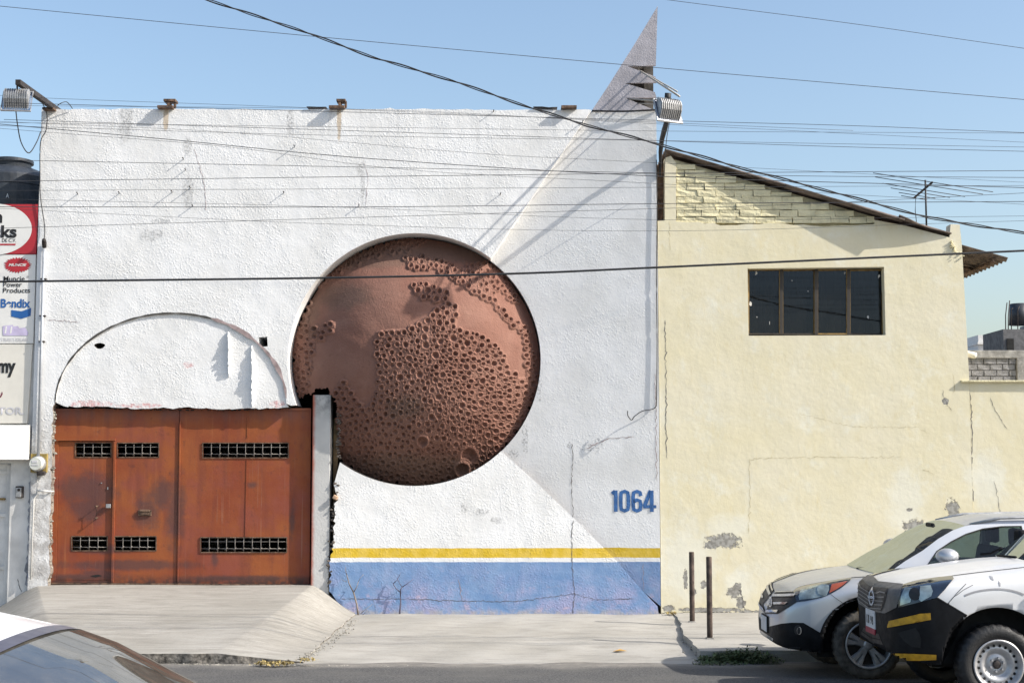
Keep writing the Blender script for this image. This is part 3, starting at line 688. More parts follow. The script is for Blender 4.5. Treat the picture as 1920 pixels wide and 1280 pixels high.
for h in (h0, h1):
    btube(bm, [(h.x-.03, YG-.06, h.z+.004), (h.x+.03, YG-.06, h.z+.012)], .006, 6)
    bmesh.ops.create_uvsphere(bm, u_segments=8, v_segments=6, radius=.014, matrix=Matrix.Translation((h.x, YG-.062, h.z)))
frombm('pull_handle', bm, M['rusty'], dd, True)
lk = P(204, 948, YG); box('lock_plate', (lk.x, YG-.02, lk.z), (.065, .03, .055), M['alu'], dd, .006)
lk = P(202, 915, YG); box('lock_plate', (lk.x, YG+.006, lk.z), (.014, .012, .035), M['alu'], dd)
lk = P(190, 905, YG); box('keyhole', (lk.x, YG+.006, lk.z), (.014, .012, .014), M['alu'], dd)
ms = P(272, 961, YG); bm = bmesh.new(); bbox(bm, (ms.x, YG-.012, ms.z), (.185, .024, .08), .006); bbox(bm, (ms.x, YG-.022, ms.z+.03), (.15, .03, .035), .01); bbox(bm, (ms.x, YG-.026, ms.z-.012), (.12, .012, .03), .004)
frombm('mail_slot', bm, M['rusty'], GT)
hl = P(181, 1079, YG); mesh('rust_hole', [(hl.x-.09, YG+.009, hl.z), (hl.x-.02, YG+.009, hl.z-.02), (hl.x+.08, YG+.009, hl.z), (hl.x+.02, YG+.009, hl.z+.018), (hl.x-.03, YG+.009, hl.z+.012)], [(0, 1, 2, 3, 4)], M['black'], dd)

# ------------------------------------------------------------------ yellow house
YH = .012
YHO = thing('yellow_house', (P(1520, 1150).x, .1, 0), 'pale yellow plastered house with bare brick gable and sloping corrugated roof', 'house')
xh0, xh1 = P(1240, 1150).x, P(1818, 720).x
zbt = P(1300, 418).z
def roofline(px): return 289+(px-1250)*(443-289)/(1782-1250)
gable_l = W(1247, 296)
wallp = [(xh0, -.25), (xh1, -.25), (xh1, P(1815, 705).z), W(1808, 530), W(1804, 460)]+[W(1800, 421), W(1783, 420), W(1781, 445)]+[W(1700, roofline(1700)+4), W(1640, 412)]+jag([W(1640, 420), W(1560, 424), W(1460, 418), W(1380, 422), W(1268, 415)], .10, .008, 3)+[W(1268, 305), W(1258, 292), W(1247, 296), W(1247, 413), (xh0, P(1240, 414).z)]
win = [W(1404, 629), W(1661, 628), W(1658, 500), W(1402, 503)]
prism('wall', wallp, [win], YH, .22, M['yellow'], YHO, M['yellow'])
prism('brick_backing', [W(1266, 424), W(1642, 424), W(1642, 405), W(1266, 297)], [], YH+.075, .2, M['mortar'], YHO)
# bare bricks of the gable, each one laid
course, bl = .096, .285; z0 = P(1300, 417).z; x_l, x_r = P(1269, 400).x, P(1640, 400).x
rg = random.Random(14); variants = []
for k in range(5):
    bm = bmesh.new(); bbox(bm, (0, 0, 0), (1, .07, 1), .0)
    bmesh.ops.subdivide_edges(bm, edges=bm.edges[:], cuts=1, use_grid_fill=True)
    for v in bm.verts: v.co += Vector((rg.uniform(-.022, .022), rg.uniform(-.007, .007), rg.uniform(-.035, .035)))
    me = bpy.data.meshes.new('brick'); bm.to_mesh(me); bm.free(); me.materials.append(M['yellow_brick']); variants.append(me)
row = 0
while row < 11:
    zc = z0+(row+.5)*course; x = x_l+(-.5*bl if row % 2 else 0)
    while x < x_r:
        L = bl*rg.uniform(.86, 1.06); a, b = max(x, x_l), min(x+L, x_r); x += L
        def rz(xx): return P(1250, 289).z+(P(1782, 443).z-P(1250, 289).z)*(xx-P(1250, 289).x)/(P(1782, 443).x-P(1250, 289).x)
        topz = rz(b)-.03
        if b-a < .06 or zc-course*.5 > topz-.03: continue
        h = min(course-.014, topz-(zc-course*.5))
        o = bpy.data.objects.new('brick', rg.choice(variants)); COL.objects.link(o); o.parent = YHO
        o.matrix_parent_inverse = Matrix.Translation(-Vector(YHO['_w']))
        o.location = ((a+b)/2, YH+.050+rg.uniform(-.010, .008), zc-course*.5+h*.5+rg.uniform(-.004, .004)); o.scale = (b-a-.006, 1, h+.006); o.rotation_euler = (0, rg.uniform(-.015, .015), rg.uniform(-.02, .02))
    row += 1
# window
wd = sub('window', (P(1530, 628).x, .1, P(1530, 628).z), YHO)
M['brass'] = plain('old_brass_frame', (.26, .17, .06), .6, .3, var=.3, scale=14); M['win_dark'] = plain('dark_frame', (.035, .028, .022), .6)
def m_glass(name, tint, glossy=(.9, .9, .9), ior=1.5, dirt=0.0):
    t = NT(name); n = t.t; tr = t.n('BsdfTransparent', i_Color=tint); gl = t.n('BsdfGlossy', i_Color=glossy, i_Roughness=.02)
    lw = t.n('Fresnel', i_IOR=ior).outputs[0]; mx = t.n('MixShader', i_0=lw); n.links.new(tr.outputs[0], mx.inputs[1]); n.links.new(gl.outputs[0], mx.inputs[2])
    last = mx.outputs[0]
    if dirt:
        df = t.n('BsdfDiffuse', i_Color=(.45, .42, .36)); m2 = t.n('MixShader', i_0=t.ramp(t.noise(7, 5, .65), .35, .8, dirt*.4, dirt))
        n.links.new(last, m2.inputs[1]); n.links.new(df.outputs[0], m2.inputs[2]); last = m2.outputs[0]
    n.links.new(last, t.out.inputs[0]); return t.m
M['win_glass'] = m_glass('window_glass', (.30, .34, .40), (.62, .70, .85), dirt=.02)
WY = .16
for i, (a, b) in enumerate(((1403, 1462), (1467, 1527), (1532, 1588), (1593, 1655))):
    y = WY+(.012 if i in (1, 3) else 0)
    pn = prism('pane', [W(a, 625.5, WY), W(b, 625.5, WY), W(b, 506, WY), W(a, 507, WY)], [], y, y+.006, M['win_glass'], wd)
    for q in (a, b): bar('frame', W(q, 627, WY), W(q, 506, WY), .022, y-.001, .02, M['brass'], wd)
    bar('frame', W(a, 626, WY), W(b, 626, WY), .018, y-.002, .02, M['brass'] if i == 2 else M['win_dark'], wd); bar('frame', W(a, 507, WY), W(b, 506, WY), .018, y-.002, .02, M['brass'], wd)
for q in (1464.5, 1530, 1590.5): bar('frame', W(q, 627, WY), W(q, 505, WY), .045, WY-.004, .02, M['win_dark'], wd)
rg = random.Random(3)
for px, py, s in ((1418, 513, 5), (1407, 570, 6), (1444, 606, 4), (1627, 594, 5), (1648, 519, 5), (1485, 526, 2), (1515, 546, 2), (1584, 512, 3), (1588, 616, 3), (1419, 594, 2)):
    c = P(px, py, WY); n = 7; ang = sorted(rg.uniform(0, 6.28) for _ in range(n))
    mesh('paint_fleck', [(c.x+s/130*.55*rg.uniform(.4, 1)*math.cos(a), WY-.003, c.z+s/130*rg.uniform(.4, 1.1)*math.sin(a)) for a in ang], [tuple(range(n))], M['white_paint'], wd)
mesh('curtain', [(P(1405, 628, .5).x+i*.05, .55+.03*math.sin(i*1.7), z) for z in (P(1500, 640).z, P(1500, 490).z) for i in range(40)], [(i, i+1, 41+i, 40+i) for i in range(39)], plain('dark_curtain', (.05, .055, .065), .9, var=.4), wd)
box('room_back', (P(1530, 560).x, 2.2, P(1530, 560).z), (3.2, .1, 3), M['black'], YHO)
# house body behind the front wall
for nm, c, s in (('side_wall', (xh0+.1, 3.2, 2.6), (.2, 5.9, 5.4)), ('side_wall', (xh1-.1, 3.2, 2.0), (.2, 5.9, 4.3)), ('back_wall', ((xh0+xh1)/2, 6.3, 2.0), (xh1-xh0, .2, 4.2))):
    box(nm, c, s, M['yellow'], YHO)
prism('corner_pier', [(xh0+.02, P(1240, 414).z), (P(1247, 400).x, P(1240, 414).z), (P(1247, 300).x, P(1247, 300).z), (xh0+.02, P(1247, 305).z)], [], .20, .5, M['rusty'], YHO)
# corrugated roof sheets
M['roof'] = plain('weathered_fibre_cement', (.15, .115, .095), .9, var=.4, scale=5, bump=.5, bscale=30)
def sheet(name, px0, px1, ov0, ov1, back, lift, seed, wave=.018, th=.012, yback=None):
    a = P(px0, roofline(px0), 0); b = P(px1, roofline(px1), 0); nx, ny = 12, 150; vs = []; fs = []
    for s in (0, 1):
        for i in range(nx+1):
            u = i/nx; ov = ov0+(ov1-ov0)*u
            for j in range(ny+1):
                y = -ov+(back+ov)*j/ny
                z = a.z+(b.z-a.z)*u+lift+wave*math.cos((y+ov0)*2*math.pi/.177)+s*th
                vs.append((a.x+(b.x-a.x)*u, y, z))
    n = (nx+1)*(ny+1); I = lambda i, j: i*(ny+1)+j
    for i in range(nx):
        for j in range(ny):
            q = (I(i, j), I(i, j+1), I(i+1, j+1), I(i+1, j)); fs.append(q); fs.append(tuple(n+k for k in q[::-1]))
    for i in range(nx): fs.append((I(i, 0), I(i+1, 0), n+I(i+1, 0), n+I(i, 0)))
    for j in range(ny):
        fs.append((I(nx, j), I(nx, j+1), n+I(nx, j+1), n+I(nx, j))); fs.append((I(0, j+1), I(0, j), n+I(0, j), n+I(0, j+1)))
    return mesh(name, vs, fs, M['roof'], YHO)
sheet('roof_sheet', 1246, 1480, .03, .10, 6.0, .035, 1); sheet('roof_sheet', 1470, 1690, .10, .185, 6.0, .012, 2); sheet('roof_sheet', 1680, 1784, .18, .015, 6.0, .025, 3)
for k, (p0, p1) in enumerate(((1260, 1480), (1480, 1690))):
    a, b = P(p0, roofline(p0)+5), P(p1, roofline(p1)+5)
    bm = bmesh.new(); btube(bm, [(a.x, .12, a.z+.0), (b.x, .12, b.z)], .03, 6); frombm('roof_purlin', bm, M['rusty'], YHO)
def eave():
    n0, f0 = P(1800, 462, .35), P(1890, 487, .35); yb_ = 2.45; ny = 90; vs = []; fs = []
    for s in (0, 1):
        for p in (n0, f0):
            for j in range(ny+1):
                y = .35+(yb_-.35)*j/ny; vs.append((p.x, y, p.z+.022*math.cos(j/ny*(yb_-.35)*2*math.pi/.177)+s*.012))
    N = ny+1
    for j in range(ny):
        for s in (0, 1): q = (s*2*N+j, s*2*N+j+1, s*2*N+N+j+1, s*2*N+N+j); fs.append(q if s == 0 else q[::-1])
        fs.append((N+j, N+j+1, 3*N+j+1, 3*N+j))
    fs.append((0, N, 3*N, 2*N)); mesh('eave_sheet', vs, fs, M['roof'], YHO)
    c0, c1 = P(1808, 508, .9), P(1862, 500, .9)
    tube('eave_rafter', [(n0.x, 1.3, n0.z-.09), (f0.x-.14, 1.3, f0.z-.03)], .03, M['rusty'], YHO, 6); tube('eave_purlin', [(f0.x-.2, .38, f0.z-.02), (f0.x-.2, 2.4, f0.z-.02)], .028, M['rusty'], YHO, 6)
eave()
rb = rubble('plaster_crumbs', [P(x, y, .0) for x, y in ((1783, 452), (1790, 470), (1801, 480))], 30, .006, .02, M['yellow_brick'], YHO, .02, 4); rb['kind'] = 'stuff'
for l, wd_, sd in (([(1247, 600), (1249, 700), (1248, 800), (1251, 860)], .014, 2), ([(1786, 700), (1790, 720), (1788, 735)], .008, 4),
                   ([(1405, 860), (1450, 858), (1550, 857), (1690, 856)], .006, 5), ([(1405, 860), (1406, 930), (1404, 1000)], .007, 6), ([(1768, 730), (1770, 745), (1785, 770)], .012, 7),
                   ([(1729, 880), (1752, 888)], .008, 8), ([(1255, 415), (1256, 470)], .007, 9), ([(1390, 1100), (1392, 1130), (1400, 1146)], .012, 11), ([(1500, 775), (1600, 800), (1720, 800), (1745, 815)], .005, 12), ([(1240, 1148), (1300, 1147), (1420, 1149)], .015, 13)):
    ribbon('crack', jag([W(*p) for p in l], .03, .008, sd), wd_*.55, M['crackw'] if wd_ > .009 else plain('ochre_line', (.40, .33, .17), .9), YHO, lambda x, z: YH, .003, .6, sd)
# lower annex wall to the right, capped with a thin ledge
AX = thing('annex_wall', (P(1900, 1150).x+1, .1, 0), 'lower yellow plastered wall with cracked joint and thin coping ledge beside the house', 'wall')
za = P(1850, 716).z
prism('wall', [(xh1+.004, -.25), (xh1+7, -.25), (xh1+7, za), (xh1+.004, za)], [], YH+.006, .25, M['yellow'], AX)
box('coping', (xh1+3.4, .09, za+.012), (7.05, .26, .024), M['yellow_brick'], AX, .004)
for l, wd_, sd in (([(1814, 730), (1817, 760), (1819, 830), (1818, 900), (1822, 940)], .009, 3), ([(1860, 900), (1868, 940), (1872, 970)], .005, 10), ([(1853, 745), (1862, 770), (1885, 805)], .006, 14)):
    ribbon('crack', jag([(x+.035, z) for x, z in (W(*p) for p in l)], .03, .006, sd), wd_, M['crackw'], AX, lambda x, z: YH+.006, .003, .6, sd)
# drain spout
p0, p1 = P(1812, 659, .3), P(1840, 664, .05)
o = tube('drain_spout', [(p0.x-.1, .5, p0.z+.02), (p1.x, .30, p1.z)], .045, plain('white_pvc', (.70, .66, .56), .5, var=.1), None, 14); tag(o, 'short white plastic drain spout sticking out over the annex coping', 'drain pipe')
# grey block wall behind the annex
YBW = 3.2
BW = thing('block_wall', (P(1870, 713, YBW).x+1, YBW, 0), 'unpainted grey concrete block wall standing behind the yellow annex', 'wall')
a, b = P(1805, 735, YBW), P(1905, 671, YBW)
box('backing', ((a.x+b.x)/2+1.5, YBW+.12, b.z/2), (b.x-a.x+3.0, .16, b.z), M['block_mortar'], BW)
box('tie_beam', ((a.x+b.x)/2+1.5, YBW+.08, b.z+.06), (b.x-a.x+3.0, .22, .13), M['concrete_raw'], BW, .01)
box('tie_column', (b.x+.1, YBW+.06, b.z/2), (.2, .2, b.z-.01), M['concrete_raw'], BW, .01)
bm = bmesh.new(); bbox(bm, (0, 0, 0), (1, .06, 1), .0); bmesh.ops.subdivide_edges(bm, edges=bm.edges[:], cuts=1, use_grid_fill=True)
for v in bm.verts: v.co += Vector((rg.uniform(-.012, .012), rg.uniform(-.004, .004), rg.uniform(-.03, .03)))
me = bpy.data.meshes.new('block'); bm.to_mesh(me); bm.free(); me.materials.append(M['block'])
bh, bw_ = .098, .205
for r_ in range(7):
    z = b.z-.003-(r_+.5)*bh; x = a.x-(.5*bw_ if r_ % 2 else 0)-.05
    while x < b.x-.02:
        x1 = min(x+bw_, b.x)
        if x1-x > .05:
            o = bpy.data.objects.new('block', me); COL.objects.link(o); o.parent = BW; o.matrix_parent_inverse = Matrix.Translation(-Vector(BW['_w']))
            o.location = ((x+x1)/2, YBW+.03+rg.uniform(-.006, .006), z); o.scale = (x1-x-.012, 1, bh-.012)
        x += bw_
# far roofs
def far_house(name, x0, y0, x1, y1, Y, mat, label, dep=4.0):
    T = thing(name, (P((x0+x1)/2, y1, Y).x, Y, 0), label, 'house'); a, b = P(x0, y1, Y), P(x1, y0, Y)
    box('wall', ((a.x+b.x)/2, Y+dep/2, b.z/2-.2), (b.x-a.x, dep, b.z+.4), mat, T); return T, a, b
T, a, b = far_house('far_house', 1836, 628, 1860, 700, 40, plain('pale_far_wall', (.62, .61, .60), .9, var=.05), 'small white boxy rooftop far behind the block wall', 9)
box('lower_wing', (b.x-1.4, 45, b.z/2-.6), (3.4, 9, b.z-.5), plain('pale_far_wall2', (.52, .52, .53), .9), T)
box('cornice', ((a.x+b.x)/2+.0, 44.4, b.z-.35), (b.x-a.x+.12, 9, .10), M['white_paint'], T)
T, a, b = far_house('unfinished_house', 1884, 617, 2010, 720, 26, plain('dark_grey_render', (.13, .13, .135), .95, var=.25), 'dark grey unfinished house with bare rebar on its roof behind the block wall', 2.0)
box('parapet', (b.x-.45, 27, b.z+.12), (1.2, 1.6, .25), M['concrete_raw'], T)
for px in (1892, 1898, 1887, 1910): c = P(px, 617, 26.1); tube('rebar', [(c.x, 26.2, c.z-.3), (c.x+.02, 26.2, c.z+.7*rg.uniform(.5, 1)), (c.x+.08, 26.2, c.z+.95*rg.uniform(.7, 1.1))], .018, M['dark_iron'], T, 5)
c = P(1890, 640, 25.9)
box('window', (c.x+.10, 25.99, c.z-.15), (.22, .06, .5), M['black'], T)
c = P(1913, 610, 26); bm = bmesh.new(); bmesh.ops.create_cone(bm, cap_ends=True, segments=20, radius1=.34, radius2=.30, depth=.7, matrix=Matrix.Translation((c.x+.2, 26.6, c.z+.42)))
o = frombm('water_tank', bm, plain('dark_plastic', (.03, .035, .045), .5), None, True); tag(o, 'dark plastic water tank on the unfinished grey house', 'water tank')
# television antenna on the yellow roof
c = P(1735, 340, 1.2); AN = thing('antenna', (c.x, 1.2, P(1735, 428, 1.2).z), 'dark aluminium television aerial on the sloping corrugated roof', 'antenna')
tube('mast', [(c.x, 1.2, P(1735, 432, 1.2).z), (c.x, 1.2, c.z+.02)], .014, M['cable'], AN, 6)
d1, d0 = P(1748, 342, 1.0), P(1714, 371, 2.0)
tube('boom', [tuple(d0), tuple(d1)], .017, M['cable'], AN, 6)
dv = (Vector(d1)-Vector(d0))
for k in range(6):
    t_ = [0, .16, .34, .52, .8, 1][k]; q = Vector(d0)+dv*t_; L = [.20, .28, .45, .62, .80, .88][k]
    ax_ = Vector((.90, -.30, -.22)).normalized()
    tube('element', [q-ax_*L, q+ax_*L], .006, M['cable'], AN, 5)
tube('feed_line', [P(1717, 371, 2.0), P(1716, 395, 2.0), P(1719, 424, 2.0)], .006, M['cable'], AN, 5)

# ------------------------------------------------------------------ neighbour on the left, with its signs
NB = thing('neighbour_building', (P(-120, 1130).x, .2, 0), 'shaded white shopfront pier and wall to the left of the gate', 'building')
xn = XL-.012
# pier to the left of the gate and wall above
prism('wall', [(xn-4.0, -.25), (xn-4.0, P(0, 400).z), (xn, P(0, 400).z), (xn, -.25), (P(10, 1130).x, -.25), (P(10, 1130).x, P(10, 868).z), (xn-3.4, P(10, 868).z), (xn-3.4, -.25)], [], .06, .35, M['white_paint'], NB)
box('roof_slab', (xn-2.2, 3.2, P(0, 385).z-.1), (4.4, 6.2, .2), M['concrete_raw'], NB); box('back_wall', (xn-2.2, 6.3, 2), (4.4, .2, 4), M['white_paint'], NB); box('side_wall', (xn-.12, 3.3, 2.2), (.2, 5.8, 4.2), M['white_paint'], NB)
# panelled white door in the opening
dr = sub('shop_door', (P(-60, 1110).x, .14, 0), NB); dx0, dx1 = xn-3.4, P(10, 1130).x
box('door_sheet', ((dx0+dx1)/2, .20, P(5, 868).z/2), (dx1-dx0-.01, .05, P(5, 868).z-.02), M['white_paint'], dr)
for z_ in (.62, 1.35, 1.95): box('door_rail', ((dx0+dx1)/2, .165, z_), (dx1-dx0-.02, .025, .05), M['white_paint'], dr, .006)
box('door_stile', (dx1-.05, .163, P(5, 868).z/2), (.07, .03, P(5, 868).z-.05), M['white_paint'], dr, .006)
c = P(4, 935, .15); box('bolt', (c.x, .15, c.z), (.09, .03, .03), M['brass'], dr, .005)
lipz = [(P(57, 800).x, P(57, 800).z), (P(55, 870).x, P(55, 870).z), (P(52, 960).x, P(52, 960).z), (P(50, 1060).x, P(50, 1060).z)]
ribbon('peeled_strip', jag([W(58, 900), W(57, 960), W(54, 1040), W(52, 1100)], .04, .008, 3), .085, plain('grey_blue_render', (.30, .31, .34), .9, var=.3, scale=10), NB, lambda x, z: .06, .004, .4, 3)
ribbon('peeled_strip', jag([W(55, 1045), W(53, 1080), W(52, 1100)], .03, .01, 4), .05, plain('old_blue', (.05, .13, .38), .8, var=.3), NB, lambda x, z: .06, .006, .5, 4)
for l, sd in (([(30, 1085), (34, 1100), (38, 1110)], 2), ([(62, 850), (70, 858), (66, 880)], 3)):
    ribbon('crack', jag([W(*p) for p in l], .02, .005, sd), .008, M['crack'], NB, lambda x, z: .06, .003, .4, sd)
# signs
M['sign_white'] = plain('sign_white', (.74, .73, .70), .55, var=.04, scale=3); M['sign_cream'] = plain('sign_cream', (.70, .67, .60), .55, var=.05, scale=3)
M['sign_red'] = plain('sign_red', (.42, .025, .035), .5, var=.08); M['sign_black'] = plain('sign_black', (.02, .02, .02), .5); M['sign_blue'] = plain('sign_blue', (.02, .11, .34), .5, var=.08)
M['sign_lilac'] = plain('faded_lilac', (.52, .46, .64), .6); M['sign_grey'] = plain('faded_grey', (.55, .54, .56), .6); M['sign_maroon'] = plain('sign_maroon', (.16, .02, .03), .5)
def text(name, body, px, py, hpx, mat, parent, Y, squeeze=1.0, bold=0.0, wpx=None, shear=0.0, right=False):
    cu = bpy.data.curves.new('t', 'FONT'); cu.body = body; cu.size = 1.0; cu.offset = bold; cu.shear = shear; cu.fill_mode = 'BOTH'; cu.extrude = .0
    tmp = bpy.data.objects.new('t', cu); COL.objects.link(tmp); dg = bpy.context.evaluated_depsgraph_get(); dg.update()
    me = bpy.data.meshes.new_from_object(tmp.evaluated_get(dg)); bpy.data.objects.remove(tmp)
    co = np.array([v.co[:] for v in me.vertices]); mn, mx = co.min(0), co.max(0)
    hs = hpx/133.0/(mx[1]-mn[1]); ws = (wpx/133.0/(mx[0]-mn[0])) if wpx else hs*squeeze
    o0 = P(px, py, Y)
    for v in me.vertices:
        x = (v.co.x-(mx[0] if right else mn[0]))*ws; z = (v.co.y-mn[1])*hs; v.co = (o0.x+x, Y, o0.z+z)
    me.name = name; me.materials.append(mat); return link(bpy.data.objects.new(name, me), parent)
def board(name, corners, Y, mat, label, th=.05):
    c = [P(x, y, Y) for x, y in corners]; T = thing(name, ((c[0].x+c[1].x)/2, Y, min(q.z for q in c)), label, 'sign')
    prism('panel', [(q.x, q.z) for q in c], [], Y, Y+th, mat, T); return T
YS = .004
S1 = board('shop_sign', [(-75, 476), (67, 476), (72, 383), (-75, 383)], YS, M['sign_red'], 'red and white shop sign with cut-off black lettering under the black tank')
cx, cz = P(-12, 430, YS).x, P(-12, 430, YS).z
mesh('oval', [(cx+.545*math.cos(a), YS-.003, cz+.37*math.sin(a)) for a in np.linspace(0, 2*math.pi, 49)[:-1]], [tuple(range(48))[::-1]], M['sign_white'], S1)
text('lettering', 'n', 4, 418, 17, M['sign_black'], S1, YS-.006, 1, .03, None, 0, True)
text('lettering', 'cks', 31, 446, 24, M['sign_black'], S1, YS-.006, 1, .035, 46, 0, True)
text('lettering', 'S.A. DE C.V.', 30, 454, 7, M['sign_black'], S1, YS-.006, 1, .01, 42, 0, True)
a, b = P(-40, 460, YS), P(29.5, 457, YS); mesh('underline', [(a.x, YS-.006, a.z), (b.x, YS-.006, a.z), (b.x, YS-.006, b.z), (a.x, YS-.006, b.z)], [(0, 1, 2, 3)], M['sign_red'], S1)
YS2 = .010
S2 = board('shop_sign', [(-75, 643.5), (62, 643.5), (67, 477.5), (-75, 477.5)], YS2, M['sign_white'], 'white sign panel with red starburst, blue and faded lilac logos')
bc = P(33, 497, YS2); vs = []
rg = random.Random(6)
for k in range(56):
    a = 2*math.pi*k/56; r_ = (1.0 if k % 2 else .80)*rg.uniform(.93, 1.05); vs.append((bc.x+.205*r_*math.cos(a), YS2-.003, bc.z+.115*r_*math.sin(a)))
mesh('starburst', vs, [tuple(range(56))[::-1]], M['sign_red'], S2)
text('lettering', 'MUNCIE', 16, 499, 5, M['sign_white'], S2, YS2-.006, 1, .03, 34, .3)
text('lettering', 'Muncie', 6.5, 527, 9.5, M['sign_black'], S2, YS2-.004, 1, .012, 40)
text('lettering', '®', 50, 521, 4, M['sign_black'], S2, YS2-.004)
text('lettering', 'Power', 6, 538, 9.5, M['sign_black'], S2, YS2-.004, 1, .012, 35)
text('lettering', 'Products', 5.5, 549, 9.5, M['sign_black'], S2, YS2-.004, 1, .012, 51)
text('lettering', 'Bendix', 1, 577, 17, M['sign_blue'], S2, YS2-.004, 1, .03, 56)
sw = [(21, 581), (40, 583.5), (58.5, 577), (57.5, 592), (40, 597.5), (21, 593)]
mesh('swoosh', [tuple(P(x, y, YS2-.004)) for x, y in sw], [tuple(range(6))[::-1]], M['sign_blue'], S2)
tr = [(5, 611), (24, 609), (25, 612), (34, 611), (36, 615), (47, 614), (53, 623), (52, 629), (6, 629), (5, 625)]
mesh('truck_logo', [tuple(P(x, y, YS2-.004)) for x, y in tr], [tuple(range(10))[::-1]], M['sign_lilac'], S2)
for q in (10, 20): bar('truck_logo_stripe', W(q+2, 612, YS2), W(q, 625, YS2), .022, YS2-.0045, .001, M['sign_white'], S2)
text('lettering', 'TRAKTOLAR', 1, 639.5, 6, M['sign_grey'], S2, YS2-.004, 1, .02, 52)
YS3 = .016
S3 = board('shop_sign', [(-75, 793), (51, 793), (61, 645), (-75, 645)], YS3, M['sign_cream'], 'cream sign panel with dark cut-off lettering above the white box awning')
text('lettering', 'my', 29, 707, 27, M['sign_black'], S3, YS3-.004, 1, .045, 34, 0, True)
text('lettering', 'TOR.', 45, 777, 14, M['sign_grey'], S3, YS3-.004, 1, .03, 48, 0, True)
ribbon('flourish', [W(-4, 746, YS3), W(1, 744, YS3), W(4, 738, YS3), W(4, 734, YS3)], .02, M['sign_maroon'], S3, lambda x, z: YS3, .004)
# little white box awning
a, b = P(-70, 861, -.35), P(41, 795, -.35)
AW = thing('awning', ((a.x+b.x)/2, .0, a.z), 'white sheet metal box awning under the cream sign', 'awning')
prism('front_sheet', [(a.x, a.z), (b.x, a.z), (b.x-.0, b.z), (a.x, b.z)], [], lambda x, z: -.14 if z < (a.z+b.z)/2 else -.02, .015, M['sign_white'], AW)
# conduit with weather head, meter, intercom
CD = thing('conduit', (P(70, 1090).x, -.03, P(70, 1090).z), 'grey steel conduit with curved weather head running down the wall edge to the meter', 'pipe')
q0, q1, q2 = P(79, 462, -.04), P(73, 745, -.04), P(71, 858, -.04); xc = P(78, 640, -.04).x
tube('pipe', [(xc, -.04, q2.z+.0), (xc, -.04, q0.z)], .022, M['pipe'], CD, 12)
tube('weather_head', [(xc, -.04, q0.z-.02), (xc, -.05, q0.z+.05), (xc+.01, -.09, q0.z+.08), (xc+.02, -.12, q0.z+.055)], [.03, .034, .03, .024], M['dark_iron'], CD, 10)
for py in (523, 592, 640): c = P(76, py, -.03); box('clamp', (xc, -.03, c.z), (.08, .055, .018), M['dark_iron'], CD, .003)
tube('lower_pipe', [(xc-.005, -.035, P(71, 884).z), (xc-.005, -.035, P(71, 925).z), (xc-.05, -.03, P(68, 935).z), (xc-.06, -.03, P(65, 1085).z)], .014, M['white_paint'], CD, 8)
tube('branch_pipe', [(xc, -.03, P(71, 919).z), (P(96, 921).x, -.03, P(96, 921).z), (P(96, 921).x, .1, P(96, 921).z)], .013, M['white_paint'], CD, 8)
mc = P(69, 869, -.1); MT = thing('electric_meter', (mc.x, -.02, mc.z-.15), 'round glass electric meter on an ochre backing plate beside the gate', 'electric meter')
box('backing_plate', (mc.x+.005, -.012, mc.z+.01), (.23, .05, .26), plain('ochre_plate', (.32, .23, .06), .7, var=.3), MT, .006)
bm = bmesh.new(); bmesh.ops.create_cone(bm, cap_ends=True, segments=28, radius1=.115, radius2=.105, depth=.07, matrix=Matrix.Translation((mc.x, -.07, mc.z)) @ Matrix.Rotation(math.pi/2, 4, 'X')); frombm('meter_base', bm, M['alu'], MT, True)
bm = bmesh.new(); bmesh.ops.create_cone(bm, cap_ends=True, segments=28, radius1=.098, radius2=.085, depth=.06, matrix=Matrix.Translation((mc.x, -.13, mc.z)) @ Matrix.Rotation(math.pi/2, 4, 'X')); frombm('dial_cover', bm, plain('pale_dial', (.62, .63, .58), .15, var=.1), MT, False)
box('register', (mc.x-.01, -.162, mc.z+.03), (.08, .006, .03), M['sign_grey'], MT); box('register', (mc.x-.005, -.162, mc.z-.015), (.09, .006, .018), M['sign_grey'], MT)
box('seal_box', (mc.x+.05, -.06, mc.z-.13), (.11, .08, .06), M['dark_iron'], MT, .015)
ic = P(35, 922, 0); IC = thing('intercom', (ic.x, .03, ic.z-.08), 'small grey door intercom on the white pier', 'intercom')
box('housing', (ic.x, .04, ic.z), (.105, .06, .165), M['dark_iron'], IC, .012); box('face', (ic.x-.005, .006, ic.z-.005), (.08, .012, .135), M['alu'], IC, .006)
bm = bmesh.new(); bmesh.ops.create_cone(bm, cap_ends=True, segments=16, radius1=.02, radius2=.018, depth=.012, matrix=Matrix.Translation((ic.x, -.004, ic.z+.03)) @ Matrix.Rotation(math.pi/2, 4, 'X')); frombm('button', bm, M['dark_iron'], IC)
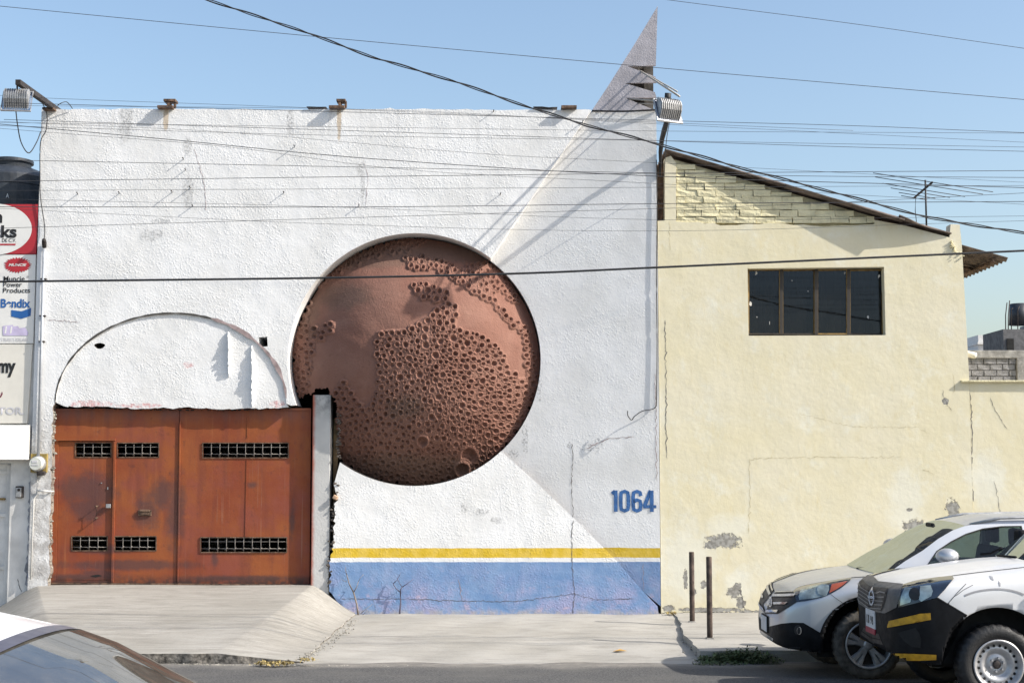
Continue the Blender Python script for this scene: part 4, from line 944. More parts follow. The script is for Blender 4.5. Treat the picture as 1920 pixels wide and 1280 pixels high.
# black water tank on the neighbour's roof
tc = P(20, 380, 2.0); rt = .62; TK = thing('water_tank', (tc.x, 2.0, P(20, 390, 2.0).z-.3), 'big black ribbed plastic water tank on the roof above the red sign', 'water tank')
def lathe(bm, prof, c, n=40):
    rings = [[bm.verts.new((c[0]+r*math.cos(2*math.pi*k/n), c[1]+r*math.sin(2*math.pi*k/n), z)) for k in range(n)] for r, z in prof]
    for i in range(len(rings)-1):
        for k in range(n): bm.faces.new((rings[i][k], rings[i][(k+1) % n], rings[i+1][(k+1) % n], rings[i+1][k]))
    bm.faces.new(rings[-1]); bm.faces.new(rings[0][::-1])
zt0 = P(20, 336, 2).z; zb0 = P(20, 390, 2).z-.35; M['tank'] = plain('black_plastic', (.035, .04, .048), .42, var=.3, scale=5)
bm = bmesh.new(); lathe(bm, [(rt*.97, zb0), (rt, zb0+.05), (rt, zt0-.19), (rt*.985, zt0-.185), (rt*.985, zt0-.16), (rt*1.005, zt0-.155), (rt, zt0-.02), (rt*.97, zt0+.01), (rt*.80, zt0+.10), (rt*.56, zt0+.16), (rt*.47, zt0+.17)], (tc.x, 2.0)); frombm('tank_body', bm, M['tank'], TK, False)
bm = bmesh.new(); lathe(bm, [(rt*.46, zt0+.16), (rt*.48, zt0+.24), (rt*.53, zt0+.245), (rt*.53, zt0+.29), (rt*.40, zt0+.31), (rt*.12, zt0+.325)], (tc.x, 2.0)); frombm('lid', bm, M['tank'], TK, False)
text('emblem', 'A', 11, 371, 9, M['sign_white'], TK, 2.0-rt-.02, .7)
PLT = thing('palm', tuple(P(-14, 385, 2.6)), 'green palm leaf tips peeping out beside the black tank', 'plant')
for k_, (tx, ty) in enumerate(((4, 322), (8, 330), (3, 338), (7, 345), (-3, 315), (9, 352))):
    a_, b_ = P(-14, 350+4*k_, 2.6), P(tx, ty, 2.6); m_ = (a_+b_)/2+Vector((0, 0, .04)); mesh('leaf_blade', [a_, m_+Vector((0, 0, .02)), b_, m_-Vector((0, .01, .025))], [(0, 1, 2, 3)], plain('palm_green', (.06, .085, .04), .7), PLT)
# ------------------------------------------------------------------ floodlights
def floodlight(name, label, c, yaw, pitch, wid, parent_thing=None):
    T = thing(name, tuple(c), label, 'lamp', 'roof floodlights'); R = Matrix.Rotation(yaw, 3, 'Z') @ Matrix.Rotation(pitch, 3, 'X')
    n = 11; bm = bmesh.new(); prof = [(k_a*wid/.36, k_b*wid/.36) for k_a, k_b in ((-.10, -.13), (-.10, .02), (-.075, .09), (-.02, .13), (.06, .135), (.10, .115))]   # y (front is -), z
    def loft(bm, x0, x1, s):
        a = [bm.verts.new(R @ Vector((x0, y*s, z*s))+c) for y, z in prof]; b = [bm.verts.new(R @ Vector((x1, y*s, z*s))+c) for y, z in prof]
        for i in range(len(prof)): bm.faces.new((a[i], a[(i+1) % len(prof)], b[(i+1) % len(prof)], b[i]))
        bm.faces.new(a[::-1]); bm.faces.new(b)
    loft(bm, -wid/2, wid/2, .92); frombm('housing', bm, M['alu'], T)
    bm = bmesh.new()
    for k in range(n): x = -wid/2+wid*(k+.2)/n; loft(bm, x, x+wid*.035, 1.12)
    frombm('cooling_fin', bm, M['alu'], T)
    a = [R @ Vector((sx*(wid/2+.03), y, z))+c for sx in (-1, 1) for y, z in ((-.13*wid/.36, -.16*wid/.36), (.12*wid/.36, .10*wid/.36))]
    bm = bmesh.new(); btube(bm, [a[0], a[1], a[3], a[2], a[0]], .013, 6); frombm('bezel', bm, M['alu'], T)
    gl = mesh('lens', [a[0], a[1], a[3], a[2]], [(0, 1, 2, 3)], M['win_glass'], T)
    return T, R
aL = P(100, 203, .05); aE = P(36, 156, -1.45)
FA = P(32, 186, -1.38)
T, R = floodlight('floodlight', 'ribbed aluminium floodlight hanging under the iron arm at the roof corner above the tank', FA, .12, .35, .32)
tube('hanger', [FA+Vector((0, 0, .1)), FA+Vector((0, -.02, .24))], .012, M['dark_iron'], T, 6)
o = None
bm = bmesh.new(); v0, v1 = Vector((aL.x+.02, .25, aL.z-.0)), Vector((aE.x, -1.5, aE.z)); dd_ = v1-v0; mid = (v0+v1)/2
rot = dd_.to_track_quat('Y', 'Z').to_matrix(); bbox(bm, mid, (.07, dd_.length, .07), .003, rot)
ARM = thing('lamp_arm', tuple(v0), 'rusty square iron arm reaching out over the street from the roof corner', 'bracket'); frombm('beam', bm, M['dark_iron'], ARM)
box('foot', (aL.x-.02, .02, aL.z-.045), (.16, .3, .03), M['rusty'], ARM); box('stub', (aL.x-.06, -.1, aL.z+.06), (.03, .05, .08), M['rusty'], ARM)
FB = P(1253, 205, -1.17)
T, R = floodlight('floodlight', 'ribbed aluminium floodlight on pale arms beside the spire', FB, .45, .45, .33)
tube('bracket', [FB+Vector((-.01, .02, .10)), FB+Vector((.0, .0, .22))], .045, M['cable'], T, 8)
for (s, e, r_) in (((1197, 131, .12), (1274, 181, -1.2), .014), ((1212, 139, .1), (1270, 172, -1.2), .010), ((1176, 185, .10), (1270, 193, -1.05), .012), ((1192, 194, .10), (1262, 197, -1.0), .009)):
    tube('arm', [P(*s), P(*e)], r_, plain('galvanised', (.42, .39, .34), .6, .3), T, 6)
bm = bmesh.new(); btube(bm, [P(1250, 228, -.95), P(1246, 243, -.6), P(1241, 262, -.2), P(1238.5, 285, -.03), P(1237.5, 330, -.02)], [.035, .04, .035, .03, .012], 8); frombm('stay', bm, M['cable'], T, True)

# ------------------------------------------------------------------ cables
def cat(p0, p1, sag, n=24): return [p0.lerp(p1, i/n)-Vector((0, 0, sag*4*(i/n)*(1-i/n))) for i in range(n+1)]
def extend(pts, Y, r, name, label, group, mat, wob=0.0, n=6):
    q = [P(x, y, Y) for x, y in pts]; d0 = (q[0]-q[1]).normalized(); d1 = (q[-1]-q[-2]).normalized()
    q = [q[0]+d0*7]+q+[q[-1]+d1*7]; out = []
    for i in range(len(q)-1):
        p_, a_, b_, c_ = q[max(0, i-1)], q[i], q[i+1], q[min(len(q)-1, i+2)]; m = 10
        for k in range(m):
            t_ = k/m; out.append(.5*((2*a_)+(b_-p_)*t_+(2*p_-5*a_+4*b_-c_)*t_*t_+(3*a_-p_-3*b_+c_)*t_**3))
    out.append(q[-1]); o = tube(name, out, r, mat, None, n); tag(o, label, 'cable', group); return o
TH = 'thin dark overhead line crossing above the street in front of the buildings'
GRP = 'thin overhead lines'
WL = ['thin line slanting through the open sky and across the uppermost spire notch', 'short thin line high in the sky over the yellow house only', 'thin line just above the white parapet ending at its second beam stub',
      'faint line level across the wall just under the beam stubs and over the antenna', 'faint line below the parapet passing under the spire floodlight', 'dark line slanting down across the white wall from the roof corner lamp lead',
      'faint slanting line that ends at the spire edge below the parapet', 'dark nearly level line across the wall through the middle of the tank dome', 'dark level line crossing the top edge of the red sign',
      'faint line crossing the foot of the black tank and the arch crown of the planet', 'lowest faint line on the white wall, just over the planet rim', 'faint line sagging from the roof corner to below the spire floodlight',
      'thin line from the spire floodlight across the sky over the yellow roof ridge', 'thin line from below the spire floodlight to the sky over the antenna', 'thin line grazing the top of the brick gable and the antenna head',
      'thin line crossing the brick gable and rising to the antenna mast', 'faint line between gable top and the aerial elements', 'faint line hugging the white parapet and ending at the spire foot']
for wi, (pts, Y, r) in enumerate((([(0, 12), (560, 66), (1240, 128), (1920, 187)], -5.2, .0045), ([(1250, 0), (1600, 45), (1920, 91)], -5.2, .004),
                  ([(-60, 176), (130, 186), (520, 200), (640, 205)], -.9, .0035), ([(0, 230), (620, 238), (1240, 246), (1920, 250)], -4.6, .0028),
                  ([(0, 236), (620, 254), (1240, 264), (1920, 276)], -4.7, .003), ([(0, 233), (320, 262), (700, 298), (1240, 331), (1920, 352)], -4.9, .0055),
                  ([(0, 228), (420, 248), (900, 288), (1240, 306)], -4.3, .0026), ([(0, 340), (620, 332), (1240, 325), (1920, 320)], -4.9, .0045),
                  ([(0, 388), (700, 388), (1240, 382), (1920, 378)], -4.8, .0050), ([(0, 373), (620, 388), (1240, 412), (1920, 405)], -4.5, .0026),
                  ([(0, 391), (620, 420), (1240, 433), (1920, 414)], -4.4, .0026), ([(0, 241), (420, 275), (760, 318), (1240, 345)], -4.4, .0028),
                  ([(1230, 226), (1600, 236), (1920, 249)], -5.0, .004), ([(1230, 264), (1600, 276), (1920, 284)], -5.0, .0038), ([(1100, 322), (1500, 330), (1920, 333)], -5.0, .004),
                  ([(1100, 395), (1500, 383), (1920, 362)], -4.6, .0035), ([(1100, 352), (1500, 350), (1920, 348)], -4.6, .003), ([(0, 198), (700, 206), (1240, 233)], -4.6, .0026))):
    extend(pts, Y, r*.74, 'overhead_line', WL[wi], GRP, M['wire'], n=5)
extend([(0, 528), (600, 521), (960, 513), (1240, 501), (1920, 470)], -6.0, .0115, 'overhead_cable', 'thick black cable crossing the planet dome and the yellow window head', None, M['cable'])
# twisted pair of service cables
pts = [(390, 0), (470, 27), (560, 56), (700, 108), (850, 152), (1000, 204), (1100, 235), (1233, 270), (1400, 318), (1560, 360), (1740, 408), (1920, 437)]
q = [P(x, y, -4.2) for x, y in pts]; q = [q[0]+(q[0]-q[1]).normalized()*6]+q+[q[-1]+(q[-1]-q[-2]).normalized()*6]
L_ = [0]
for i in range(1, len(q)): L_.append(L_[-1]+(q[i]-q[i-1]).length)
A_ = []; B_ = []; tot = L_[-1]; n = 420
for k in range(n+1):
    s_ = tot*k/n; i = max(0, min(len(q)-2, next((j for j in range(len(L_)-1) if L_[j+1] >= s_), len(L_)-2))); c_ = q[i].lerp(q[i+1], (s_-L_[i])/(L_[i+1]-L_[i]))
    off = Vector((0, math.cos(s_*7), math.sin(s_*7)))*.012; A_.append(c_+off); B_.append(c_-off*.8)
bm = bmesh.new(); btube(bm, A_, .0085, 6); btube(bm, B_, .006, 6); tag(frombm('twisted_cable', bm, M['cable'], None, True), 'twisted black service cable sagging from above the roof past the spire', 'cable')
# loose leads
def lead(pts, r, label, mat=None):
    q = [P(*p) for p in pts]; out = []
    for i in range(len(q)-1):
        p_, a_, b_, c_ = q[max(0, i-1)], q[i], q[i+1], q[min(len(q)-1, i+2)]
        for k in range(8): t_ = k/8; out.append(.5*((2*a_)+(b_-p_)*t_+(2*p_-5*a_+4*b_-c_)*t_*t_+(3*a_-p_-3*b_+c_)*t_**3))
    out.append(q[-1]); tag(tube('loose_cable', out, r, mat or M['cable'], None, 6), label, 'cable')
lead([(29, 200, -1.3), (33, 235, -1.2), (40, 268, -1.0), (54, 287, -.6), (68, 268, -.2), (76, 248, -.04)], .008, 'black lead looping from the roof corner floodlight to the wall edge')
lead([(36, 160, -1.4), (55, 168, -1.0), (73, 180, -.5), (80, 195, -.2), (88, 215, -.05), (86, 245, -.03), (76, 268, -.03), (75, 330, -.03), (76, 370, -.03), (84, 430, -.03), (80, 462, -.05)], .007, 'black lead running from the iron arm down the white wall edge')
lead([(1231, 300, -.02), (1232, 400, -.02), (1231, 520, -.02), (1232, 640, -.02), (1231, 740, -.02), (1228, 764, -.02), (1205, 770, -.04), (1190, 780, -.06), (1184, 787, -.07), (1177, 778, -.06), (1177, 770, -.05)], .007, 'black lead down the right edge of the ray ending in a hook above the number')
lead([(1257, 222, -.9), (1250, 260, -.6), (1247, 300, -.3), (1245, 330, -.1)], .005, 'pair of leads hanging from the spire floodlight to the yellow roof corner', M['wire'])
lead([(1110, 208, .1), (1170, 209, -.0), (1233, 206, -.02)], .014, 'black cable tied across the spire at roof level')
lead([(108, 198, -.2), (116, 193, -.2), (126, 192, -.1), (136, 204, -.02)], .006, 'short black wire arching over the roof corner')

# ------------------------------------------------------------------ bollards, litter, weeds
for px, y0, y1, lab in ((1298, 1034, 1166, 'rusty iron pipe bollard standing by the house wall, the taller of two'), (1331, 1043, 1197, 'rusty iron pipe bollard standing by the kerb, pale scuff at its top')):
    g = G(px, y1, .012); d_ = g.y; zt = P(px, y0, d_).z; T = thing('bollard', (g.x, g.y, .012), lab, 'bollard', 'iron pipe bollards')
    bm = bmesh.new(); r_ = .034
    lathe(bm, [(r_*.98, -.05), (r_, .1), (r_, zt-.01), (r_*.9, zt), (r_*.72, zt), (r_*.70, zt-.06), (r_*.2, zt-.07)], (g.x, g.y), 18); frombm('pipe', bm, plain('brown_pipe', (.085, .06, .048), .75, .2, var=.5, scale=9), T, True)
    box('pipe_foot', (g.x, g.y, .018), (.09, .09, .02), M['concrete_raw'], T, .006)
M['leaf'] = plain('weed_green', (.07, .10, .035), .8, var=.4, scale=8); M['dry'] = plain('dry_straw', (.34, .26, .10), .9, var=.4, scale=9); M['twig'] = plain('dry_twig', (.23, .19, .16), .9, var=.3)
def tuft(name, c, rad, n, h, mat, label, seed, kind='stuff', flat=.5):
    r = random.Random(seed); bm = bmesh.new()
    for k in range(n):
        a = r.uniform(0, 6.28); d = rad*math.sqrt(r.random()); p = Vector((c.x+d*math.cos(a), c.y+d*math.sin(a)*flat, c.z)); hh = h*r.uniform(.3, 1)*(1-.5*d/rad)
        l = r.uniform(.012, .03); w_ = l*.5; q = p+Vector((r.gauss(0, .03), r.gauss(0, .03), hh)); ax_ = Vector((r.gauss(0, 1), r.gauss(0, 1), r.gauss(0, .6))).normalized(); sd = ax_.cross(Vector((0, 0, 1))).normalized() if abs(ax_.z) < .95 else Vector((1, 0, 0))
        bm.faces.new([bm.verts.new(q-sd*w_), bm.verts.new(q+ax_*l), bm.verts.new(q+sd*w_), bm.verts.new(q-ax_*l)])
        if k % 3 == 0: bm.faces.new([bm.verts.new(p), bm.verts.new(p+Vector((.004, 0, 0))), bm.verts.new(q)])
    o = frombm(name, bm, mat); tag(o, label, 'weeds', None, kind); return o
for k, (px, py, rad, n, h) in enumerate(((1335, 1241, .18, 260, .09), (1372, 1240, .26, 520, .16), (1402, 1240, .24, 560, .19), (1432, 1244, .22, 320, .12), (1352, 1246, .3, 220, .05))):
    g = G(px, py, -.1); tuft('weeds', g, rad, n, h, M['leaf'], 'low green weeds growing in the gutter beside the silver car', 30+k)
g = G(515, 1245, -.06); tuft('dry_grass', g, .20, 260, .04, M['dry'], 'patch of dry yellow grass at the foot of the ramp', 40)
g = G(575, 1238, -.03); tuft('dry_grass', g, .08, 60, .04, M['dry'], 'small dry tuft where the ramp flare meets the apron', 41)
g = G(1258, 1152, .0); tuft('dry_grass', g, .06, 60, .06, M['dry'], 'dry tuft at the joint between the blue wall and the yellow house', 42)
def sapling(px, label, segs, seed, mat):
    T = thing('dry_sapling', tuple(G(px, 1153, 0)), label, 'plant')
    for (a_, b_, r0, r1) in segs:
        p_, q_ = P(*a_, -.06), P(*b_, -.06); m_ = (p_+q_)/2+Vector((random.uniform(-.015, .015), -.02, 0)); tube('stem', [p_, m_, q_], [r0, (r0+r1)/2, r1], mat, T, 6)
sapling(750, 'bare dark twig plant growing against the blue dado', [((749, 1153), (751, 1110), .013, .011), ((751, 1110), (737, 1094), .008, .006), ((751, 1110), (754, 1100), .009, .008), ((754, 1100), (775, 1085), .007, .003), ((737, 1094), (748, 1080), .006, .004), ((748, 1080), (752, 1072), .004, .002), ((754, 1100), (744, 1082), .005, .003)], 1, plain('dark_twig', (.10, .09, .13), .9))
sapling(668, 'dry pale sapling leaning on the blue dado beside the ramp', [((672, 1155), (663, 1110), .014, .011), ((663, 1110), (650, 1076), .010, .006), ((663, 1110), (672, 1090), .007, .004), ((650, 1076), (648, 1062), .006, .003), ((650, 1090), (640, 1085), .004, .002), ((672, 1090), (682, 1076), .004, .002), ((676, 1150), (698, 1132), .005, .002), ((680, 1152), (690, 1142), .004, .002)], 2, M['twig'])
g = G(1163, 1219, -.06); o = mesh('fallen_leaf', [(g.x-.09, g.y, -.07), (g.x-.02, g.y-.05, -.05), (g.x+.08, g.y-.01, -.062), (g.x, g.y+.05, -.045)], [(0, 1, 2), (0, 2, 3)], plain('yellow_leaf', (.55, .33, .10), .8)); tag(o, 'dry yellow leaf lying on the concrete apron', 'leaf')

# ------------------------------------------------------------------ vehicles
def paint(name, col, metal=0.0, rough=.3, dust=.25):
    t = NT(name); X, Y, Z = t.sep(); N = t.n('NewGeometry').outputs['Normal']; nz = t.sep(N)[2]
    c = t.mix(t.ramp(t.noise(1.5, 5), .3, .7), tuple(v*.94 for v in col), col)
    d = t.math('MULTIPLY', t.ramp(nz, .2, .95, .25, 1.0), t.ramp(t.noise(5, 6, .65), .25, .75, dust*.35, dust))
    c = t.mix(d, c, (.42, .385, .33)); t.set(t.b.inputs['Roughness'], t.math('MULTIPLY_ADD', d, .6, rough))
    t.b.inputs['Coat Weight'].default_value = .5; t.b.inputs['Coat Roughness'].default_value = .12
    return t.done(c, None, metal)
M['silver'] = paint('silver_paint', (.50, .52, .55), .55, .32, .45); M['white_car'] = paint('white_car_paint', (.72, .72, .72), 0, .35, .38); M['white_sedan'] = paint('white_sedan_paint', (.80, .80, .80), 0, .22, .08)
M['slat_grey'] = plain('slat_grey', (.24, .235, .225), .45, .3); M['trim_grey'] = plain('grey_plastic_trim', (.11, .105, .10), .5, var=.2, scale=10); M['trim'] = plain('black_plastic_trim', (.010, .0105, .012), .6, var=.25, scale=10, spec=.15); M['grille'] = plain('grille_black', (.012, .012, .013), .5)
M['chrome'] = plain('dull_chrome', (.62, .62, .62), .22, .9, var=.1); M['tyre'] = plain('dusty_tyre', (.085, .075, .062), .9, var=.4, scale=16, bump=.4); M['tyre_black'] = plain('black_tyre', (.013, .013, .014), .6, var=.3, scale=18, bump=.4)
M['steel'] = plain('silver_steel_wheel', (.46, .46, .47), .42, .55, var=.15, scale=12); M['tape'] = plain('yellow_tape', (.56, .30, .015), .6, var=.2, scale=18, bump=.2); M['plate'] = plain('plate_white', (.62, .63, .64), .5, var=.1)
M['plate_red'] = plain('plate_red', (.32, .03, .05), .5); M['amber'] = plain('amber_lens', (.30, .065, .025), .25, var=.15, coat=.8); M['seat'] = plain('dark_seat', (.05, .055, .06), .9); M['underbody'] = plain('underbody', (.012, .012, .012), .9)
M['lamp_lens'] = plain('headlamp_lens', (.36, .42, .40), .10, .5, var=.35, scale=9, coat=1.0); M['lamp_dark'] = plain('headlamp_dark', (.02, .03, .05), .06, .3, var=.3, coat=1.0)
M['car_glass'] = m_glass('car_glass', (.34, .42, .43)); M['screen_glass'] = m_glass('dusty_windscreen', (.72, .80, .74), (.56, .62, .60), dirt=.16); M['sedan_glass'] = m_glass('sedan_windscreen', (.42, .50, .50), (.34, .36, .38), dirt=.17)
M['scuff'] = plain('grey_scuff', (.30, .30, .31), .8); M['gap'] = plain('panel_gap', (.02, .02, .02), .9)
def pchip(xs, ys, q):
    xs = np.asarray(xs, float); ys = np.asarray(ys, float); h = np.diff(xs); dl = np.diff(ys)/h; m = np.zeros(len(xs))
    for i in range(1, len(xs)-1):
        if dl[i-1]*dl[i] > 0: w1 = 2*h[i]+h[i-1]; w2 = h[i]+2*h[i-1]; m[i] = (w1+w2)/(w1/dl[i-1]+w2/dl[i])
    m[0] = dl[0]; m[-1] = dl[-1]; k = np.clip(np.searchsorted(xs, q)-1, 0, len(xs)-2); t = (q-xs[k])/h[k]
    return (2*t**3-3*t**2+1)*ys[k]+(t**3-2*t**2+t)*h[k]*m[k]+(-2*t**3+3*t**2)*ys[k+1]+(t**3-t**2)*h[k]*m[k+1]
def loft(stations, nx, sub_):
    X = np.array([s[0] for s in stations]); PR = np.array([s[1] for s in stations])          # n,K,2
    t = np.linspace(0, 1, nx); xs = X[0]+(X[-1]-X[0])*(t*.55+.45*t**2)
    xs = np.unique(np.concatenate([xs, X[:6]]))
    g = np.stack([np.stack([pchip(X, PR[:, k, c], xs) for c in (0, 1)], -1) for k in range(PR.shape[1])], 1)   # nx,K,2
    K = g.shape[1]; rows = []
    for k in range(K-1):
        p0, p1, p2, p3 = g[:, max(0, k-1)], g[:, k], g[:, k+1], g[:, min(K-1, k+2)]
        for j in range(sub_):
            u = j/sub_; m1 = (p2-p0)*.32; m2 = (p3-p1)*.32
            rows.append((2*u**3-3*u**2+1)*p1+(u**3-2*u**2+u)*m1+(-2*u**3+3*u**2)*p2+(u**3-u**2)*m2)
    rows.append(g[:, -1]); return xs, np.stack(rows, 1)
def body(stations, x0, yc, z0, mats, parent, wheels, nx=110, sub_=6, name='body'):
    xs, H = loft(stations, nx, sub_); n, m = H.shape[:2]; vs = []; fs = []
    ring = 2*m-2
    for i in range(n):
        for j in range(m): vs.append((x0+xs[i], yc-H[i, j, 0], z0+H[i, j, 1]))
        for j in range(m-2, 0, -1): vs.append((x0+xs[i], yc+H[i, j, 0], z0+H[i, j, 1]))
    for i in range(n-1):
        for j in range(ring): a, b = i*ring+j, i*ring+(j+1) % ring; fs.append((a, b, b+ring, a+ring))
    fs.append(tuple(range(ring))[::-1]); fs.append(tuple((n-1)*ring+j for j in range(ring)))
    o = mesh(name, vs, fs, mats, parent, True)
    me = o.data; bm = bmesh.new(); bm.from_mesh(me); bmesh.ops.recalc_face_normals(bm, faces=bm.faces); bm.to_mesh(me); bm.free()
    for (wx, wz, r) in wheels:
        bm = bmesh.new(); bmesh.ops.create_cone(bm, cap_ends=True, segments=56, radius1=r, radius2=r, depth=6, matrix=Matrix.Translation((wx, yc, wz)) @ Matrix.Rotation(math.pi/2, 4, 'X'))
        # keep the middle of the car: two short cutters
        bm.free()
        for sgn in (-1, 1):
            bm = bmesh.new(); bmesh.ops.create_cone(bm, cap_ends=True, segments=64, radius1=r, radius2=r, depth=.62, matrix=Matrix.Translation((wx, yc+sgn*.93, wz)) @ Matrix.Rotation(math.pi/2, 4, 'X'))
            cm = bpy.data.meshes.new('c'); bm.to_mesh(cm); bm.free(); cm.materials.append(mats[0]); cm.materials.append(mats[1]); cm.polygons.foreach_set('material_index', [1]*len(cm.polygons))
            co = bpy.data.objects.new('c', cm); COL.objects.link(co); md = o.modifiers.new('b', 'BOOLEAN'); md.object = co; md.operation = 'DIFFERENCE'; md.solver = 'EXACT'
            dg = bpy.context.evaluated_depsgraph_get(); dg.update(); nm = bpy.data.meshes.new_from_object(o.evaluated_get(dg)); o.modifiers.clear(); o.data = nm; nm.name = name
            bpy.data.objects.remove(co)
    me = o.data
    sm = np.ones(len(me.polygons), bool); mi = np.zeros(len(me.polygons), np.int32); me.polygons.foreach_get('material_index', mi); sm[mi == 1] = False; me.polygons.foreach_set('use_smooth', sm)
    bv = BVHTree.FromPolygons([v.co[:] for v in me.vertices], [p.vertices[:] for p in me.polygons])
    return o, bv
def decal(name, poly, bv, mat, parent, yc, off=.004, step=4.0, mirror=True, clip=True, holes=(), smooth=True):
    """a panel on the body whose outline is given in pixels of the photograph; both sides of the car get it"""
    bm = bmesh.new()
    if holes:
        lp = [poly]+list(holes); fl = [p for l in lp for p in l]; vv = [bm.verts.new((x, y, 0)) for x, y in fl]
        for t in tess(lp):
            try: bm.faces.new([vv[i] for i in t])
            except ValueError: pass
    else: bm.faces.new([bm.verts.new((x, y, 0)) for x, y in poly]); bmesh.ops.triangulate(bm, faces=bm.faces[:], ngon_method='EAR_CLIP')
    xs_ = [p[0] for p in poly]; ys_ = [p[1] for p in poly]
    for k in np.arange(min(xs_)+step, max(xs_), step): bmesh.ops.bisect_plane(bm, geom=bm.verts[:]+bm.edges[:]+bm.faces[:], plane_co=(k, 0, 0), plane_no=(1, 0, 0))
    for k in np.arange(min(ys_)+step, max(ys_), step): bmesh.ops.bisect_plane(bm, geom=bm.verts[:]+bm.edges[:]+bm.faces[:], plane_co=(0, k, 0), plane_no=(0, 1, 0))
    bm.verts.ensure_lookup_table(); bad = []
    for v in bm.verts:
        d = ray(v.co.x, v.co.y).normalized(); h = bv.ray_cast(CAM, d)
        if h[0] is None:
            p = CAM+d*((yc+DIST)/d.y); h = bv.find_nearest(p)
            v.co = h[0]+h[1]*off; continue
        n_ = h[1] if h[1].dot(d) < 0 else -h[1]; v.co = h[0]+n_*off
    if clip:
        dead = [f for f in bm.faces if f.calc_center_median().y > yc+.01]; bmesh.ops.delete(bm, geom=dead, context='FACES')
    if not bm.faces: bm.free(); return None
    for f in bm.faces:
        f.normal_update()
        if f.normal.dot(f.calc_center_median()-CAM) > 0: f.normal_flip()
    o = frombm(name, bm, mat, parent, smooth, recalc=False)
    if mirror:
        me = o.data; vs = [(v.co.x, 2*yc-v.co.y, v.co.z) for v in me.vertices]; fs = [tuple(p.vertices)[::-1] for p in me.polygons]
        mesh(name, vs, fs, mat, parent, smooth)
    return o
def paint_faces(o, yc, poly, idx, mat):
    me = o.data
    while len(me.materials) <= idx: me.materials.append(mat)
    cs = np.array([p.center[:] for p in me.polygons]); cs[:, 1] = np.where(cs[:, 1] > yc, 2*yc-cs[:, 1], cs[:, 1])
    px = np.array([PX(c) for c in cs]); ins = in_poly(px[:, 0], px[:, 1], poly); mi = np.zeros(len(cs), np.int32); me.polygons.foreach_get('material_index', mi)
    mi[ins & (mi == 0)] = idx; me.polygons.foreach_set('material_index', mi)
def pline(pts, w):                         # a thin pixel ribbon outline for panel gaps
    L = []; R = []
    for i, p in enumerate(pts):
        a = pts[max(0, i-1)]; b = pts[min(len(pts)-1, i+1)]; dx, dy = b[0]-a[0], b[1]-a[1]; l = math.hypot(dx, dy)
        L.append((p[0]-dy/l*w/2, p[1]+dx/l*w/2)); R.append((p[0]+dy/l*w/2, p[1]-dx/l*w/2))
    return L+R[::-1]
def curve_px(pts, n=6):
    out = []; q = [Vector(p) for p in pts]
    for i in range(len(q)-1):
        p_, a_, b_, c_ = q[max(0, i-1)], q[i], q[i+1], q[min(len(q)-1, i+2)]
        for k in range(n): t_ = k/n; v = .5*((2*a_)+(b_-p_)*t_+(2*p_-5*a_+4*b_-c_)*t_*t_+(3*a_-p_-3*b_+c_)*t_**3); out.append((v.x, v.y))
    out.append(tuple(q[-1])); return out
def ell(cx, cy, rx, ry, n=28, a0=0, a1=360): return [(cx+rx*math.cos(math.radians(a0+(a1-a0)*i/n)), cy+ry*math.sin(math.radians(a0+(a1-a0)*i/n))) for i in range(n if a1-a0 == 360 else n+1)]
